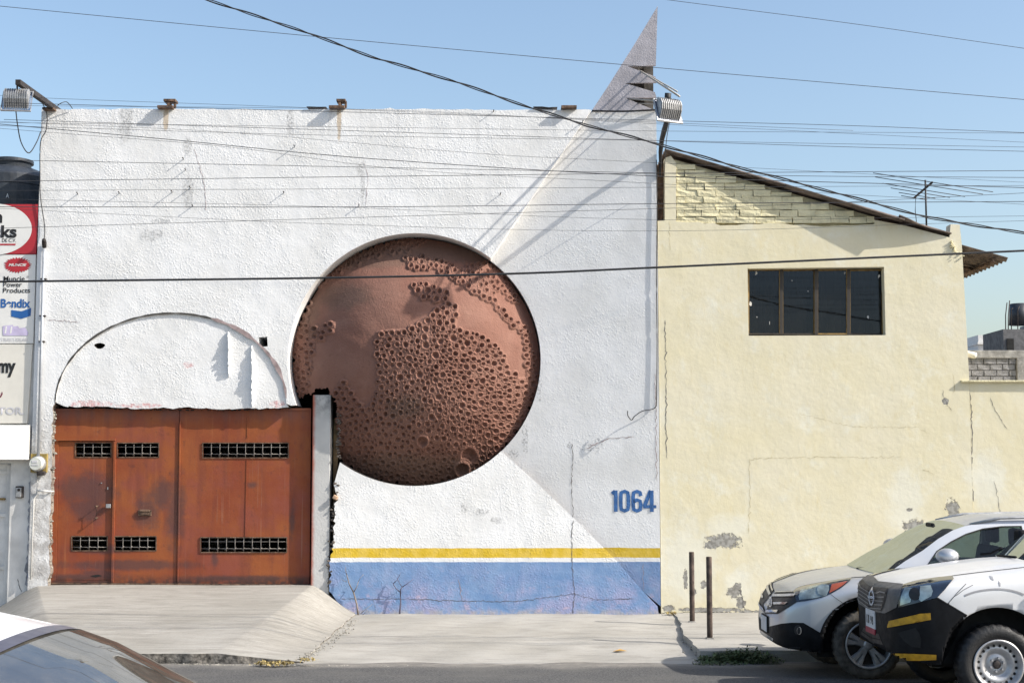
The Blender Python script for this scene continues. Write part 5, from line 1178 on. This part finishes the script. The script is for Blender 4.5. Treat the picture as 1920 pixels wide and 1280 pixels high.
def wheel(parent, x, y, z, r, wid, rim, side, style, tmat, rmat):
    T = sub('wheel', (x, y, z), parent); n = 96; bm = bmesh.new(); h = wid/2
    prof = [(rim, -h*.80), (rim+.012, -h*.92), ((r+rim)/2, -h*1.02), (r-.035, -h*.95), (r-.010, -h*.80), (r, -h*.62), (r, h*.62), (r-.010, h*.80), (r-.035, h*.95), ((r+rim)/2, h*1.02), (rim+.012, h*.92), (rim, h*.80)]
    rings = []
    for (q, o) in prof:
        rg_ = []
        for k in range(n):
            a = 2*math.pi*k/n; qq = q
            if q > r-.02 and k % 3 == 0: qq = q-.009
            rg_.append(bm.verts.new((x+qq*math.cos(a), y+o, z+qq*math.sin(a))))
        rings.append(rg_)
    for i in range(len(rings)-1):
        for k in range(n): bm.faces.new((rings[i][k], rings[i][(k+1) % n], rings[i+1][(k+1) % n], rings[i+1][k]))
    frombm('tyre', bm, tmat, T, True)
    f = y+side*h*.70                                        # face of the rim
    def ringmesh(nm, prof, mat, smooth=True, n=72, cap=False):
        bm = bmesh.new(); rr = [[bm.verts.new((x+q*math.cos(2*math.pi*k/n), y+side*o, z+q*math.sin(2*math.pi*k/n))) for k in range(n)] for q, o in prof]
        for i in range(len(rr)-1):
            for k in range(n): bm.faces.new((rr[i][k], rr[i][(k+1) % n], rr[i+1][(k+1) % n], rr[i+1][k]))
        if cap: bm.faces.new(rr[-1])
        return frombm(nm, bm, mat, T, smooth)
    if style == 'steel':
        ringmesh('rim', [(rim+.004, h*.92), (rim+.006, h*.98), (rim-.012, h*.96), (rim-.018, h*.80), (rim-.035, h*.62), (rim-.038, h*.50), (rim*.70, h*.60), (rim*.62, h*.62), (rim*.52, h*.50), (rim*.46, h*.34), (rim*.40, h*.34), (rim*.34, h*.42), (rim*.18, h*.42), (rim*.165, h*.40)], rmat)
        ringmesh('hub', [(rim*.165, h*.38), (rim*.16, h*.55), (rim*.12, h*.58), (rim*.02, h*.58)], M['dark_iron'], cap=True)
        for k in range(20):
            a = 2*math.pi*(k+.5)/20; q = rim*.765; bm = bmesh.new(); bmesh.ops.create_circle(bm, cap_ends=True, segments=12, radius=.0125, matrix=Matrix.Translation((x+q*math.cos(a), y+side*(h*.578+.004), z+q*math.sin(a))) @ Matrix.Rotation(math.pi/2, 4, 'X')); frombm('vent_hole', bm, M['black'], T)
        for k in range(6):
            a = 2*math.pi*(k+.3)/6; q = rim*.27; bm = bmesh.new(); bmesh.ops.create_cone(bm, cap_ends=True, segments=6, radius1=.011, radius2=.009, depth=.03, matrix=Matrix.Translation((x+q*math.cos(a), y+side*(h*.42+.012), z+q*math.sin(a))) @ Matrix.Rotation(math.pi/2, 4, 'X')); frombm('wheel_nut', bm, M['steel'], T)
    else:
        ringmesh('rim', [(rim+.004, h*.92), (rim+.004, h*.97), (rim-.015, h*.95), (rim-.022, h*.70), (rim-.03, h*.1)], rmat); ringmesh('brake_disc', [(rim-.03, h*.12), (rim*.55, h*.10), (rim*.1, h*.10)], M['grille'], cap=True)
        for k in range(10):
            a = 2*math.pi*(k//2)/5+(.17 if k % 2 else -.17)+.3; bm = bmesh.new(); ca, sa = math.cos(a), math.sin(a); vs_ = []
            for (q, wd_, o) in ((rim*.16, .030, h*.66), (rim*.55, .024, h*.80), (rim-.016, .040, h*.86)):
                for s_, dp in ((-1, -.03), (-.55, 0), (.55, 0), (1, -.03)): vs_.append(bm.verts.new((x+q*ca-s_*wd_*sa, y+side*(o+dp), z+q*sa+s_*wd_*ca)))
            for i in range(2):
                for j in range(3): bm.faces.new((vs_[4*i+j], vs_[4*i+j+1], vs_[4*i+j+5], vs_[4*i+j+4]))
            frombm('spoke', bm, rmat, T)
        ringmesh('hub', [(rim*.22, h*.60), (rim*.20, h*.72), (rim*.12, h*.76), (rim*.01, h*.76)], rmat, cap=True)
    return T
def cabin(parent, yc, edge, wb, belt, wins, pm, gm, sm, ws_bulge=.12, roof_crown=.06, nseg=2, rear_glass=True, rear_gm=None):
    """edge: half outline of the greenhouse, (x, half width, z) from screen foot to tail; first nseg spans are the windscreen"""
    zt = max(e[2] for e in edge); 
    def hw(x, z):
        e = np.interp(x, [q[0] for q in edge], [q[1] for q in edge]); et = np.interp(x, [q[0] for q in edge], [q[2] for q in edge]); b = np.interp(x, [q[0] for q in belt], [q[1] for q in belt])
        wt = min(q[1] for q in edge); return wb+(wt-wb)*min(1, max(0, (z-b)/(zt-b)))
    out = [(e[0], e[2]) for e in edge]+[(b[0], b[1]) for b in belt[::-1]]
    for sg in (-1, 1):
        fl = [p for l in [out]+wins for p in l]; vs = [(x, yc+sg*hw(x, z), z) for x, z in fl]+[(x, yc+sg*(hw(x, z)-.035), z) for x, z in fl]; fs = []; N = len(fl)
        for t in tess([out]+wins): fs.append(tuple(t)); fs.append(tuple(i+N for i in t[::-1]))
        k = 0
        for l in [out]+wins:
            for i in range(len(l)): a, b = k+i, k+(i+1) % len(l); fs.append((a, b, b+N, a+N))
            k += len(l)
        mesh('window_frame', vs, fs, pm, parent)
        for wn_ in wins:
            vs = [(x, yc+sg*(hw(x, z)-.012), z) for x, z in wn_]; mesh('side_window', vs, [tuple(range(len(vs)))], gm, parent)
            lo = sorted(wn_, key=lambda p: p[1])
            bm = bmesh.new(); btube(bm, [(x, yc+sg*(hw(x, z)+.001), z) for x, z in wn_]+[(wn_[0][0], yc+sg*(hw(*wn_[0])+.001), wn_[0][1])], .008, 5); frombm('window_seal', bm, M['gap'], parent)
    def strip(nm, pts, mat, bulge_fn, n=20, cr=0.0):
        vs = []; fs = []
        for i, (x, h_, z) in enumerate(pts):
            for j in range(n+1):
                u = -1+2*j/n; q = 1-u*u; bx, bz = bulge_fn(i/(len(pts)-1)); vs.append((x+bx*q, yc+u*(hw(x, z)-.004 if False else h_), z+bz*q))
        for i in range(len(pts)-1):
            for j in range(n): a = i*(n+1)+j; fs.append((a, a+1, a+n+2, a+n+1))
        return mesh(nm, vs, fs, mat, parent, True)
    E = [(e[0], e[1] if True else hw(e[0], e[2]), e[2]) for e in edge]
    E = [(e[0], hw(e[0], e[2])+.004, e[2]) for e in edge]
    ws = E[:nseg+1]; rf = E[nseg:-2]; rr = E[-3:]
    def sp(pts, n=8):
        o = []
        for i in range(len(pts)-1):
            for k in range(n): t = k/n; o.append(tuple(pts[i][c]+(pts[i+1][c]-pts[i][c])*t for c in range(3)))
        o.append(pts[-1]); return o
    strip('windscreen', sp(ws), sm, lambda t: (-ws_bulge*(1-t)-.04*t, roof_crown*t+.015*(1-t)))
    strip('roof', sp(rf), pm, lambda t: (-.04*(1-t)+.05*t, roof_crown))
    strip('rear_window', sp(rr), rear_gm or gm, lambda t: (.05, roof_crown*(1-t)))
    return hw
def seats(parent, x, yc, z, n=2, dx=.9):
    for i in range(n):
        for s_ in (-.36, .36):
            bm = bmesh.new(); bbox(bm, (x+i*dx, yc+s_, z+.28), (.14, .46, .62), .05, Matrix.Rotation(.2, 3, 'Y')); bbox(bm, (x+i*dx-.22, yc+s_, z), (.5, .48, .14), .05); frombm('seat', bm, M['seat'], parent, True)
            bm = bmesh.new(); bbox(bm, (x+i*dx+.09, yc+s_, z+.70), (.09, .26, .18), .04); frombm('headrest', bm, M['seat'], parent, True)

# --- silver crossover at the kerb
YC1, X1 = -5.01, 2.64
GZ1 = -.03
CV = thing('parked_car', (X1+2.2, YC1, GZ1), 'dusty silver crossover parked at the kerb behind the white pickup', 'car', 'parked vehicles')
def prof(w, zb, edge, top, mid=None):
    m = zb+(edge-zb)*.45
    return [(0, zb), (w*.62, zb), (w*.90, zb+.015), (w*.985, zb+.13), (w, m), (w*.985, edge-.12), (w*.925, edge-.025), (w*.80, edge+.01), (w*.45, edge+(top-edge)*.75), (0, top)]
st = [(0.0, prof(.42, .30, .60, .63)), (.03, prof(.58, .28, .645, .675)), (.09, prof(.70, .26, .72, .76)), (.18, prof(.775, .25, .80, .84)), (.30, prof(.83, .24, .85, .885)), (.50, prof(.87, .235, .905, .935)), (.80, prof(.897, .23, .955, .985)), (1.12, prof(.905, .23, .99, 1.02)), (1.30, prof(.91, .23, 1.01, 1.03)), (2.4, prof(.91, .23, 1.04, 1.05)), (3.6, prof(.90, .25, 1.07, 1.08)), (4.2, prof(.87, .30, 1.06, 1.07)), (4.45, prof(.80, .38, 1.03, 1.04)), (4.53, prof(.72, .45, .98, .99))]
wx1 = P(1629, 1210, -5.9).x; r1 = .335
wheels1 = [(wx1, GZ1+r1+.01, .435), (wx1+2.62, GZ1+r1+.01, .435)]
bo, bv1 = body(st, X1, YC1, GZ1, [M['silver'], M['underbody']], CV, wheels1)
for wx, wz, _ in wheels1:
    for sg in (-1, 1):
        yw_ = YC1+sg*.80; wheel(CV, wx, yw_, roadz(yw_)+r1, r1, .225, .228, sg, 'alloy', M['tyre'], M['alu'])
Z1 = lambda l: [(1420+a/6.4, 1080+b/6.4) for a, b in l]
D = lambda nm, poly, mat, off=.004, **k: decal(nm, poly, bv1, M[mat], CV, YC1, off, **k)
D('lower_bumper', Z1([(150, 600), (255, 600), (290, 565), (420, 553), (555, 556), (605, 585), (660, 665), (720, 740), (850, 735), (905, 762), (905, 850), (700, 900), (430, 900), (95, 680)]), 'trim', .005)
D('grille', Z1([(225, 183), (430, 183), (520, 185), (480, 305), (385, 350), (250, 450), (95, 450), (130, 350), (180, 240)]), 'grille', .005)
for p in ([(190, 222), (300, 226), (465, 218), (445, 246), (320, 250), (186, 248)], [(203, 318), (375, 313), (345, 340), (203, 343)], [(118, 398), (262, 404), (245, 432), (108, 428)], [(228, 186), (425, 186), (428, 197), (222, 200)]): D('grille_bar', Z1(p), 'chrome', .016)
D('emblem', Z1(ell(172, 315, 22, 62)), 'chrome', .020, holes=[Z1(ell(172, 315, 14, 50))], clip=False, mirror=False)
for p in ([(158, 285), (165, 285), (165, 350), (158, 350)], [(178, 280), (185, 280), (185, 345), (178, 345)], [(164, 312), (179, 308), (179, 318), (164, 322)]): D('emblem', Z1(p), 'chrome', .019, clip=False, mirror=False)
D('headlamp', Z1(curve_px([(435, 178), (520, 128), (800, 72), (1010, 36), (1130, 20)], 4)+[(1105, 65), (1000, 145), (870, 215), (780, 250), (600, 292), (480, 308), (470, 270)]), 'lamp_dark', .006)
D('headlamp_lens', Z1([(530, 165), (640, 130), (820, 98), (862, 120), (862, 165), (830, 232), (700, 262), (510, 285), (500, 240)]), 'lamp_lens', .011)
D('headlamp_bulb', Z1(ell(780, 170, 60, 62)), 'lamp_lens', .016)
D('turn_lamp', Z1([(895, 103), (1085, 66), (1040, 105), (950, 160), (862, 205), (880, 150)]), 'amber', .012)
D('fog_lamp', Z1(ell(492, 640, 46, 58)), 'grille', .012); D('fog_lamp_ring', Z1(ell(510, 648, 26, 46)), 'chrome', .016, holes=[Z1(ell(503, 648, 22, 42))])
cxp, cyp = 1629, 1210
fl_ = ell(cxp, cyp, 95, 94, 40, 172, 368)+ell(cxp, cyp, 85.5, 84.5, 40, 172, 368)[::-1]
D('wheel_arch_trim', fl_, 'trim', .014)
paint_faces(bo, YC1, ell(cxp, cyp, 91, 90, 40), 2, M['trim']); paint_faces(bo, YC1, Z1([(100, 640), (660, 665), (720, 740), (850, 735), (960, 800), (960, 1200), (0, 1200)]), 2, M['trim'])
hl_ = curve_px(Z1([(435, 178), (520, 124), (800, 68), (1140, 16)])+[(1630, 1080), (1660, 1071), (1697, 1054)], 4)
D('hood_gap', pline(hl_, 1.0), 'gap', .003)
D('fender_gap', pline(Z1([(880, 215), (960, 275), (1042, 330)]), .9), 'gap', .003)
a, b = P(1431.5, 1184, YC1-.12), P(1440.5, 1155, YC1-.12)
PL = box('number_plate', (X1-.018, YC1, (a.z+b.z)/2+.0), (.012, .30, .15), M['plate'], CV, .003); box('plate_holder', (X1-.008, YC1, (a.z+b.z)/2), (.02, .34, .17), M['trim'], CV, .004)
# greenhouse
p0, p1 = P(1663, 1062, -5.77), P(1805, 986, -5.52); hb, ht = YC1-p0.y if False else .76, .55
q = [P(1695, 1051, -5.72), P(1727, 1031, -5.66), P(1756, 1009, -5.61), P(1783, 993, -5.57)]
edge = [(3.68, .77, .965)]+[(v.x, abs(v.y-YC1), v.z) for v in q]+[(p1.x, .60, p1.z+.01), (p1.x+.35, .60, p1.z+.075), (p1.x+.9, .60, p1.z+.09), (p1.x+1.6, .59, p1.z+.05), (p1.x+2.1, .58, p1.z-.02), (X1+4.42, .66, 1.05)]
belt = [(3.72, .955), (p0.x+1.0, 1.01), (X1+3.6, 1.04), (X1+4.40, 1.04)]
c2 = [P(1722, 1052, -5.76), P(1756, 1033, -5.7), P(1783, 1015, -5.66), P(1810, 1001, -5.62), P(1840, 991, -5.58), P(1875, 986.5, -5.56), P(1911, 985.5, -5.56)]
zb_ = 1.035
w1 = [(c2[0].x+.06, zb_)]+[(v.x, v.z) for v in c2[1:]]+[(c2[-1].x+.02, zb_)]
w1 = w1[::-1]
xe = c2[-1].x+.10; w2 = [(xe, zb_), (xe+.02, c2[-1].z), (xe+.75, c2[-1].z-.01), (xe+.85, zb_)]; w3 = [(xe+.95, zb_+.02), (xe+.86, c2[-1].z-.02), (xe+1.25, c2[-1].z-.06), (xe+1.5, zb_+.06)]
cabin(CV, YC1, edge, .80, belt, [w1, w2, w3], M['silver'], M['car_glass'], M['screen_glass'], .08, .028, 5)
seats(CV, 5.05, YC1, .62)
box('dashboard', (p0.x+.35, YC1, .93), (.5, 1.35, .16), M['trim_grey'], CV, .05)
bm = bmesh.new(); btube(bm, [(p0.x+.72+.05*math.cos(a)*.4, YC1-.36+.19*math.cos(a), 1.0+.19*math.sin(a)) for a in np.linspace(0, 2*math.pi, 25)], .014, 6, False); frombm('steering_wheel', bm, M['trim'], CV, True)
box('rear_view_mirror', (p1.x-.18, YC1, p1.z-.02), (.04, .22, .07), M['trim'], CV, .015)
mm = P(1776, 1040, -6.0)
for sg in (-1, 1):
    bm = bmesh.new(); bmesh.ops.create_uvsphere(bm, u_segments=20, v_segments=12, radius=1, matrix=Matrix.Translation((mm.x, YC1+sg*.99, mm.z-.01)) @ Matrix.Diagonal((.11, .12, .075, 1))); frombm('side_mirror', bm, M['silver'], CV, True)
    tube('mirror_stalk', [(mm.x, YC1+sg*.80, mm.z-.05), (mm.x, YC1+sg*.93, mm.z-.04)], .022, M['trim'], CV, 6)
tube('wiper', [P(1600, 1066, -4.6), P(1610, 1063.5, -4.8), P(1630, 1066, -5.1)], .010, M['trim'], CV, 5); tube('wiper', [P(1607, 1065, -5.0), P(1625, 1064, -5.2), P(1652, 1067, -5.5)], .010, M['trim'], CV, 5)
for sg in (-1, 1): tube('roof_rail', [(p1.x+.05, YC1+sg*.58, p1.z+.02), (p1.x+.35, YC1+sg*.60, p1.z+.085), (p1.x+1.0, YC1+sg*.60, p1.z+.10), (p1.x+1.9, YC1+sg*.59, p1.z+.04)], .014, M['alu'], CV, 8)
box('underbody_tray', (X1+2.2, YC1, GZ1+.24), (3.6, 1.2, .12), M['underbody'], CV)

# --- white pickup in the lane beside it
YC2, X2, GZ2 = -6.99, 3.25, .045
PK = thing('pickup_truck', (X2+2.6, YC2, GZ2), 'white work pickup with black bumper, yellow reflective tape and plain steel wheels', 'pickup', 'parked vehicles')
def prof2(w, zb, edge, top):
    m = zb+(edge-zb)*.45
    return [(0, zb), (w*.65, zb), (w*.93, zb+.01), (w*.99, zb+.10), (w, m), (w*.99, edge-.13), (w*.955, edge-.03), (w*.86, edge+.008), (w*.5, edge+(top-edge)*.75), (0, top)]
st2 = [(0.0, prof2(.44, .42, .87, .90)), (.025, prof2(.58, .39, .90, .925)), (.08, prof2(.70, .36, .925, .955)), (.17, prof2(.785, .34, .955, .99)), (.32, prof2(.845, .32, .985, 1.03)), (.55, prof2(.88, .31, 1.02, 1.075)), (.85, prof2(.895, .30, 1.055, 1.125)), (1.22, prof2(.90, .30, 1.09, 1.165)), (1.48, prof2(.90, .30, 1.11, 1.17)), (1.75, prof2(.90, .30, 1.11, 1.13)), (3.0, prof2(.90, .30, 1.12, 1.13)), (3.3, prof2(.90, .32, 1.10, 1.10)), (4.6, prof2(.89, .36, 1.09, 1.09)), (5.1, prof2(.88, .42, 1.08, 1.08)), (5.22, prof2(.86, .46, 1.07, 1.07))]
wc2 = P(1870.6, 1244.7, -7.85); r2 = .335
wheels2 = [(wc2.x, wc2.z+.02, .455), (wc2.x+3.15, wc2.z+.02, .455)]
bo2, bv2 = body(st2, X2, YC2, GZ2, [M['white_car'], M['underbody']], PK, wheels2)
for wx, wz, _ in wheels2:
    for sg in (-1, 1): wheel(PK, wx, YC2+sg*.79, roadz(YC2+sg*.79)+r2+.0, r2, .21, .208, sg, 'steel', M['tyre_black'], M['steel'])
Z3 = lambda l: [(1600+a/5.82, 1060+b/5.82) for a, b in l]
E2 = lambda nm, poly, mat, off=.004, **k: decal(nm, poly, bv2, M[mat], PK, YC2, off, **k)
E2('bumper', Z3([(118, 478), (355, 518), (500, 458), (700, 412), (850, 358), (915, 348), (1060, 432), (1240, 540), (1150, 620), (1080, 700), (1020, 800), (990, 900), (978, 1050), (940, 1110), (520, 1125), (380, 1060), (110, 930), (70, 640)]), 'trim', .006)
paint_faces(bo2, YC2, Z3([(118, 478), (355, 518), (850, 375), (915, 368), (1060, 455), (1225, 560), (1300, 700), (1100, 1300), (0, 1300), (70, 640)]), 2, M['trim'])
E2('grille_surround', Z3([(190, 170), (400, 208), (545, 208), (520, 330), (480, 455), (355, 520), (118, 480), (140, 330), (170, 220)]), 'trim_grey', .012)
E2('grille', Z3([(192, 238), (392, 258), (365, 380), (322, 492), (140, 458), (160, 330)]), 'grille', .017)
for k in range(5):
    y_ = 285+k*42; E2('grille_slat', Z3([(150+12*(4-k), y_), (375-11*k, y_+12), (372-11*k, y_+22), (148+12*(4-k), y_+10)]), 'slat_grey', .026)
E2('emblem', Z3(ell(236, 345, 30, 88)), 'chrome', .034, holes=[Z3(ell(236, 345, 20, 68))], clip=False, mirror=False)
E2('emblem', Z3([(200, 325), (272, 332), (272, 360), (200, 352)]), 'chrome', .036, clip=False, mirror=False)
E2('headlamp', Z3([(545, 210), (730, 160), (900, 135), (1080, 116), (1098, 150), (1010, 250), (915, 348), (850, 356), (650, 415), (495, 458), (505, 380), (525, 300)]), 'lamp_dark', .009)
E2('headlamp_lens', Z3([(570, 245), (650, 255), (630, 400), (520, 435), (530, 340)]), 'lamp_lens', .014); E2('headlamp_lens', Z3([(735, 235), (845, 225), (868, 280), (850, 335), (745, 392), (720, 370)]), 'lamp_lens', .014)
E2('headlamp_bulb', Z3(ell(672, 315, 58, 62)), 'grille', .018)
for p in ([(382, 660), (400, 602), (560, 566), (725, 536), (728, 522), (843, 514), (847, 588), (705, 602), (690, 600), (560, 632), (384, 676)], [(420, 950), (660, 955), (905, 966), (905, 1020), (720, 1026), (430, 1016)]): E2('reflective_tape', Z3(p), 'tape', .012)
E2('reflective_tape', Z3([(132, 845), (265, 878), (266, 940), (140, 908)]), 'tape', .012)
E2('air_intake', Z3([(82, 690), (290, 745), (335, 862), (105, 812)]), 'grille', .011)
E2('intake_slat', Z3([(120, 755), (310, 800), (315, 812), (120, 768)]), 'trim', .016)
E2('fog_recess', Z3([(490, 730), (680, 675), (720, 730), (742, 800), (735, 895), (640, 880), (560, 820)]), 'underbody', .010)
pa = P(1632, 1161, YC2-.1)
hh = Matrix.Rotation(.0, 3, 'Y'); box('number_plate', (X2-.012, YC2, pa.z+.0), (.012, .32, .16), M['plate'], PK, .003); box('plate_band', (X2-.014, YC2, pa.z-.105), (.012, .32, .05), M['plate_red'], PK, .002)
def plate_text(body_, x, yc, z, h, parent, mat, wid):
    cu = bpy.data.curves.new('t', 'FONT'); cu.body = body_; cu.size = 1; cu.offset = .02
    tmp = bpy.data.objects.new('t', cu); COL.objects.link(tmp); dg = bpy.context.evaluated_depsgraph_get(); dg.update(); me = bpy.data.meshes.new_from_object(tmp.evaluated_get(dg)); bpy.data.objects.remove(tmp)
    co = np.array([v.co[:] for v in me.vertices]); mn, mx = co.min(0), co.max(0)
    for v in me.vertices: u = (v.co.x-mn[0])/(mx[0]-mn[0])-.5; v_ = (v.co.y-mn[1])/(mx[1]-mn[1]); v.co = (x, yc-u*wid, z+v_*h)
    me.name = 'plate_characters'; me.materials.append(mat); link(bpy.data.objects.new('plate_characters', me), parent)
for ch_, o_ in (('K', .10), ('1', .045), ('9', -.04), ('8', -.095)): plate_text(ch_, X2-.020, YC2+o_, pa.z-.045, .075, PK, M['sign_black'], .042)
E2('hood_gap', pline(curve_px(Z3([(545, 206), (730, 156), (1085, 110), (1400, 70), (1862, 18)])+[(1960, 1056)], 3), 1.0), 'gap', .003)
E2('bumper_gap', pline(Z3([(915, 348), (1060, 432), (1240, 540)]), 1.6), 'gap', .008)
E2('scratch', pline(Z3([(1040, 405), (1130, 300), (1230, 198)]), 1.1), 'gap', .003, mirror=False); E2('scratch', pline(Z3([(1115, 330), (1200, 265), (1305, 210)]), .9), 'gap', .003, mirror=False)
E2('scuff', pline(Z3(curve_px([(1215, 325), (1330, 285), (1480, 260), (1640, 258), (1780, 285), (1862, 318)], 3)), 3.6), 'scuff', .003, mirror=False)
E2('scuff', Z3([(1480, 110), (1520, 120), (1535, 165), (1500, 150)]), 'scuff', .003, mirror=False); E2('scuff', Z3([(1580, 160), (1606, 190), (1606, 228), (1590, 215)]), 'scuff', .003, mirror=False)
# cab
s0 = P(1872, 1041, YC2+.70)
edge2 = [(s0.x, .72, s0.z), (s0.x+.33, .68, s0.z+.26), (s0.x+.70, .62, s0.z+.50), (s0.x+1.0, .60, s0.z+.54), (s0.x+1.5, .60, s0.z+.54), (s0.x+1.72, .62, s0.z+.46), (s0.x+1.85, .70, 1.17)]
belt2 = [(s0.x+.02, 1.15), (s0.x+1.84, 1.16)]
wq = [[(s0.x+.30, 1.19), (s0.x+1.45, 1.19), (s0.x+1.45, s0.z+.47), (s0.x+.78, s0.z+.46)]]
cabin(PK, YC2, edge2, .80, belt2, wq, M['white_car'], M['car_glass'], M['screen_glass'], .09, .028, 2)
seats(PK, s0.x+1.15, YC2, .72, 1); box('dashboard', (s0.x+.35, YC2, 1.08), (.5, 1.4, .16), M['trim'], PK, .05)
tube('wiper', [P(1838, 1039, YC2+.5), P(1860, 1036, YC2+.45), P(1878, 1026, YC2+.38)], .012, M['trim'], PK, 5); tube('wiper', [P(1870, 1041, YC2+.2), P(1905, 1044, YC2-.1)], .012, M['trim'], PK, 5)
# load bed
bx0 = X2+3.05; bm = bmesh.new()
for sg in (-1, 1): bbox(bm, (bx0+1.05, YC2+sg*.84, 1.16+GZ2), (2.1, .09, .16), .02)
bbox(bm, (X2+5.15, YC2, 1.14+GZ2), (.09, 1.6, .16), .02); frombm('bed_side', bm, M['white_car'], PK)
for sg in (-1, 1):
    bm = bmesh.new(); bbox(bm, (s0.x+.34, YC2+sg*1.03, 1.30), (.10, .17, .24), .03); frombm('side_mirror', bm, M['trim'], PK, True)
    tube('mirror_stalk', [(s0.x+.40, YC2+sg*.80, 1.22), (s0.x+.36, YC2+sg*.98, 1.24)], .02, M['trim'], PK, 6)
box('chassis', (X2+2.6, YC2, GZ2+.33), (4.4, .9, .14), M['underbody'], PK)

# --- white saloon passing close by
YC3, GZ3 = -15.80, .08; XT = -1.47
SD = thing('white_saloon', (XT-.8, YC3, GZ3), 'glossy white saloon car with wide grey windscreen on the near side of the street', 'car')
st3 = [(0.0, prof(.62, .32, .82, .84)), (.06, prof(.74, .28, .92, .94)), (.2, prof(.82, .25, .98, 1.0)), (.6, prof(.86, .22, 1.0, 1.01)), (1.2, prof(.875, .20, .99, 1.0)), (2.4, prof(.875, .20, .95, .97)), (3.1, prof(.87, .20, .90, .95)), (3.7, prof(.85, .20, .82, .88)), (4.1, prof(.78, .22, .74, .80)), (4.3, prof(.66, .25, .66, .70)), (4.4, prof(.45, .28, .56, .58))]
X3 = XT-2.30
bo3, bv3 = body(st3, X3, YC3, GZ3, [M['white_sedan'], M['underbody']], SD, [(X3+.95, GZ3+.32, .36), (X3+3.50, GZ3+.32, .36)])
for wx in (X3+.95, X3+3.50):
    for sg in (-1, 1): wheel(SD, wx, YC3+sg*.76, roadz(YC3)+.31, .31, .2, .20, sg, 'alloy', M['tyre_black'], M['alu'])
zr3 = GZ3+1.43
ws3 = [(XT+.86, .74, GZ3+.97), (XT+.45, .67, GZ3+1.21), (XT+.15, .61, zr3-.055), (XT+.03, .575, zr3-.01)]
edge3 = [(2*0+e[0], e[1], e[2]) for e in ws3]+[(XT-.35, .575, zr3+.075), (XT-.8, .575, zr3+.085), (XT-1.25, .57, zr3+.01), (XT-1.55, .62, zr3-.16), (XT-2.05, .70, GZ3+1.02)]
belt3 = [(XT+.84, GZ3+.96), (XT-.5, GZ3+.97), (XT-2.04, GZ3+1.01)]
ed_s = edge3[::-1]
def cabin_r(parent, yc, edge, wb, belt, wins, pm, gm, sm):
    # same greenhouse builder, for a car that points the other way
    e2 = [(-a, b, c) for a, b, c in edge]; b2 = [(-a, b) for a, b in belt]; w2_ = [[(-a, b) for a, b in l] for l in wins]
    before = set(bpy.data.objects.keys()); hw_ = cabin(parent, yc, e2, wb, b2, w2_, pm, gm, sm, .16, .045, 3)
    for k in set(bpy.data.objects.keys())-before:
        o = bpy.data.objects[k]; me = o.data
        for v in me.vertices: v.co.x = -v.co.x
        me.flip_normals()
    return hw_
wz = GZ3+1.0
cabin_r(SD, YC3, edge3, .78, belt3, [[(XT+.62, wz), (XT+.12, zr3-.11), (XT-.42, zr3-.05), (XT-.42, wz)], [(XT-.52, wz), (XT-.52, zr3-.05), (XT-1.15, zr3-.09), (XT-1.45, wz)]], M['white_sedan'], M['car_glass'], M['sedan_glass'])
seats(SD, XT-.55, YC3, .55); box('dashboard', (XT+.42, YC3, GZ3+.92), (.5, 1.3, .14), plain('grey_dash', (.10, .10, .11), .8), SD, .05)
for o in list(SD.children):
    pass
# dark band and ribs of the roof edge
def sweep(nm, x, z, w_, mat, crown=.045, bul=.04):
    vs = []; fs = []; n = 24
    for j in range(n+1):
        u = -1+2*j/n; q = 1-u*u; vs += [(x+bul*q, YC3+u*.575, z+crown*q+.006), (x+bul*q+w_, YC3+u*.578, z+crown*q+.006-w_*.26)]
    for j in range(n): fs.append((2*j, 2*j+1, 2*j+3, 2*j+2))
    mesh(nm, vs, fs, mat, SD, True)
sweep('windscreen_band', XT+.0, zr3-.003, .045, plain('grey_band', (.07, .065, .085), .35))
for v_ in (.16, .30):
    for sg in (-1, 1):
        tube('roof_rib', [(XT-.03-.3*k, YC3+sg*v_*1.6*(1+.02*k), zr3+.045*(1-(v_*1.6/.575)**2)+[.0, .06, .08, .085, .06][k]) for k in range(5)], .010, M['white_sedan'], SD, 8)

# door seams and handles, laid on the flanks of the three vehicles
def flank(parent, bv, yc, lines, handles, rad=.0045):
    for sg in (-1, 1):
        for l in lines:
            pts = []
            for (x, z) in dense(l, 8):
                h = bv.ray_cast(Vector((x, yc+sg*5, z)), Vector((0, -sg, 0)))
                if h[0] is not None: pts.append(h[0]+Vector((0, sg*.001, 0)))
            if len(pts) > 2: tube('door_seam', pts, rad, M['gap'], parent, 5)
        for (x, z) in handles:
            h = bv.ray_cast(Vector((x, yc+sg*5, z)), Vector((0, -sg, 0)))
            if h[0] is not None: box('door_handle', (x, h[0].y+sg*.02, z), (.17, .03, .03), M['trim'] if parent is PK else M['chrome'], parent, .008)
flank(PK, bv2, YC2, [[(s0.x+.16, 1.10), (s0.x+.14, .55), (s0.x+.22, .42), (s0.x+1.42, .42), (s0.x+1.48, .6), (s0.x+1.48, 1.12)], [(X2+3.02, 1.10), (X2+3.02, .40)]], [(s0.x+1.32, 1.0)])
flank(CV, bv1, YC1, [[(p0.x+.28, .96), (p0.x+.26, .45), (p0.x+.36, .30), (xe-.04, .30), (xe-.02, .98)], [(xe+.02, .98), (xe+.02, .30), (xe+.55, .30), (xe+.72, .62), (xe+.80, 1.0)]], [(xe-.16, .86), (xe+.66, .88)])
flank(SD, bv3, YC3, [[(XT+.60, GZ3+.90), (XT+.58, GZ3+.35), (XT-.45, GZ3+.33), (XT-.47, GZ3+.92)], [(XT-.50, GZ3+.92), (XT-.50, GZ3+.33), (XT-1.1, GZ3+.35), (XT-1.4, GZ3+.75), (XT-1.42, GZ3+.95)]], [(XT-.32, GZ3+.80), (XT-1.25, GZ3+.82)])
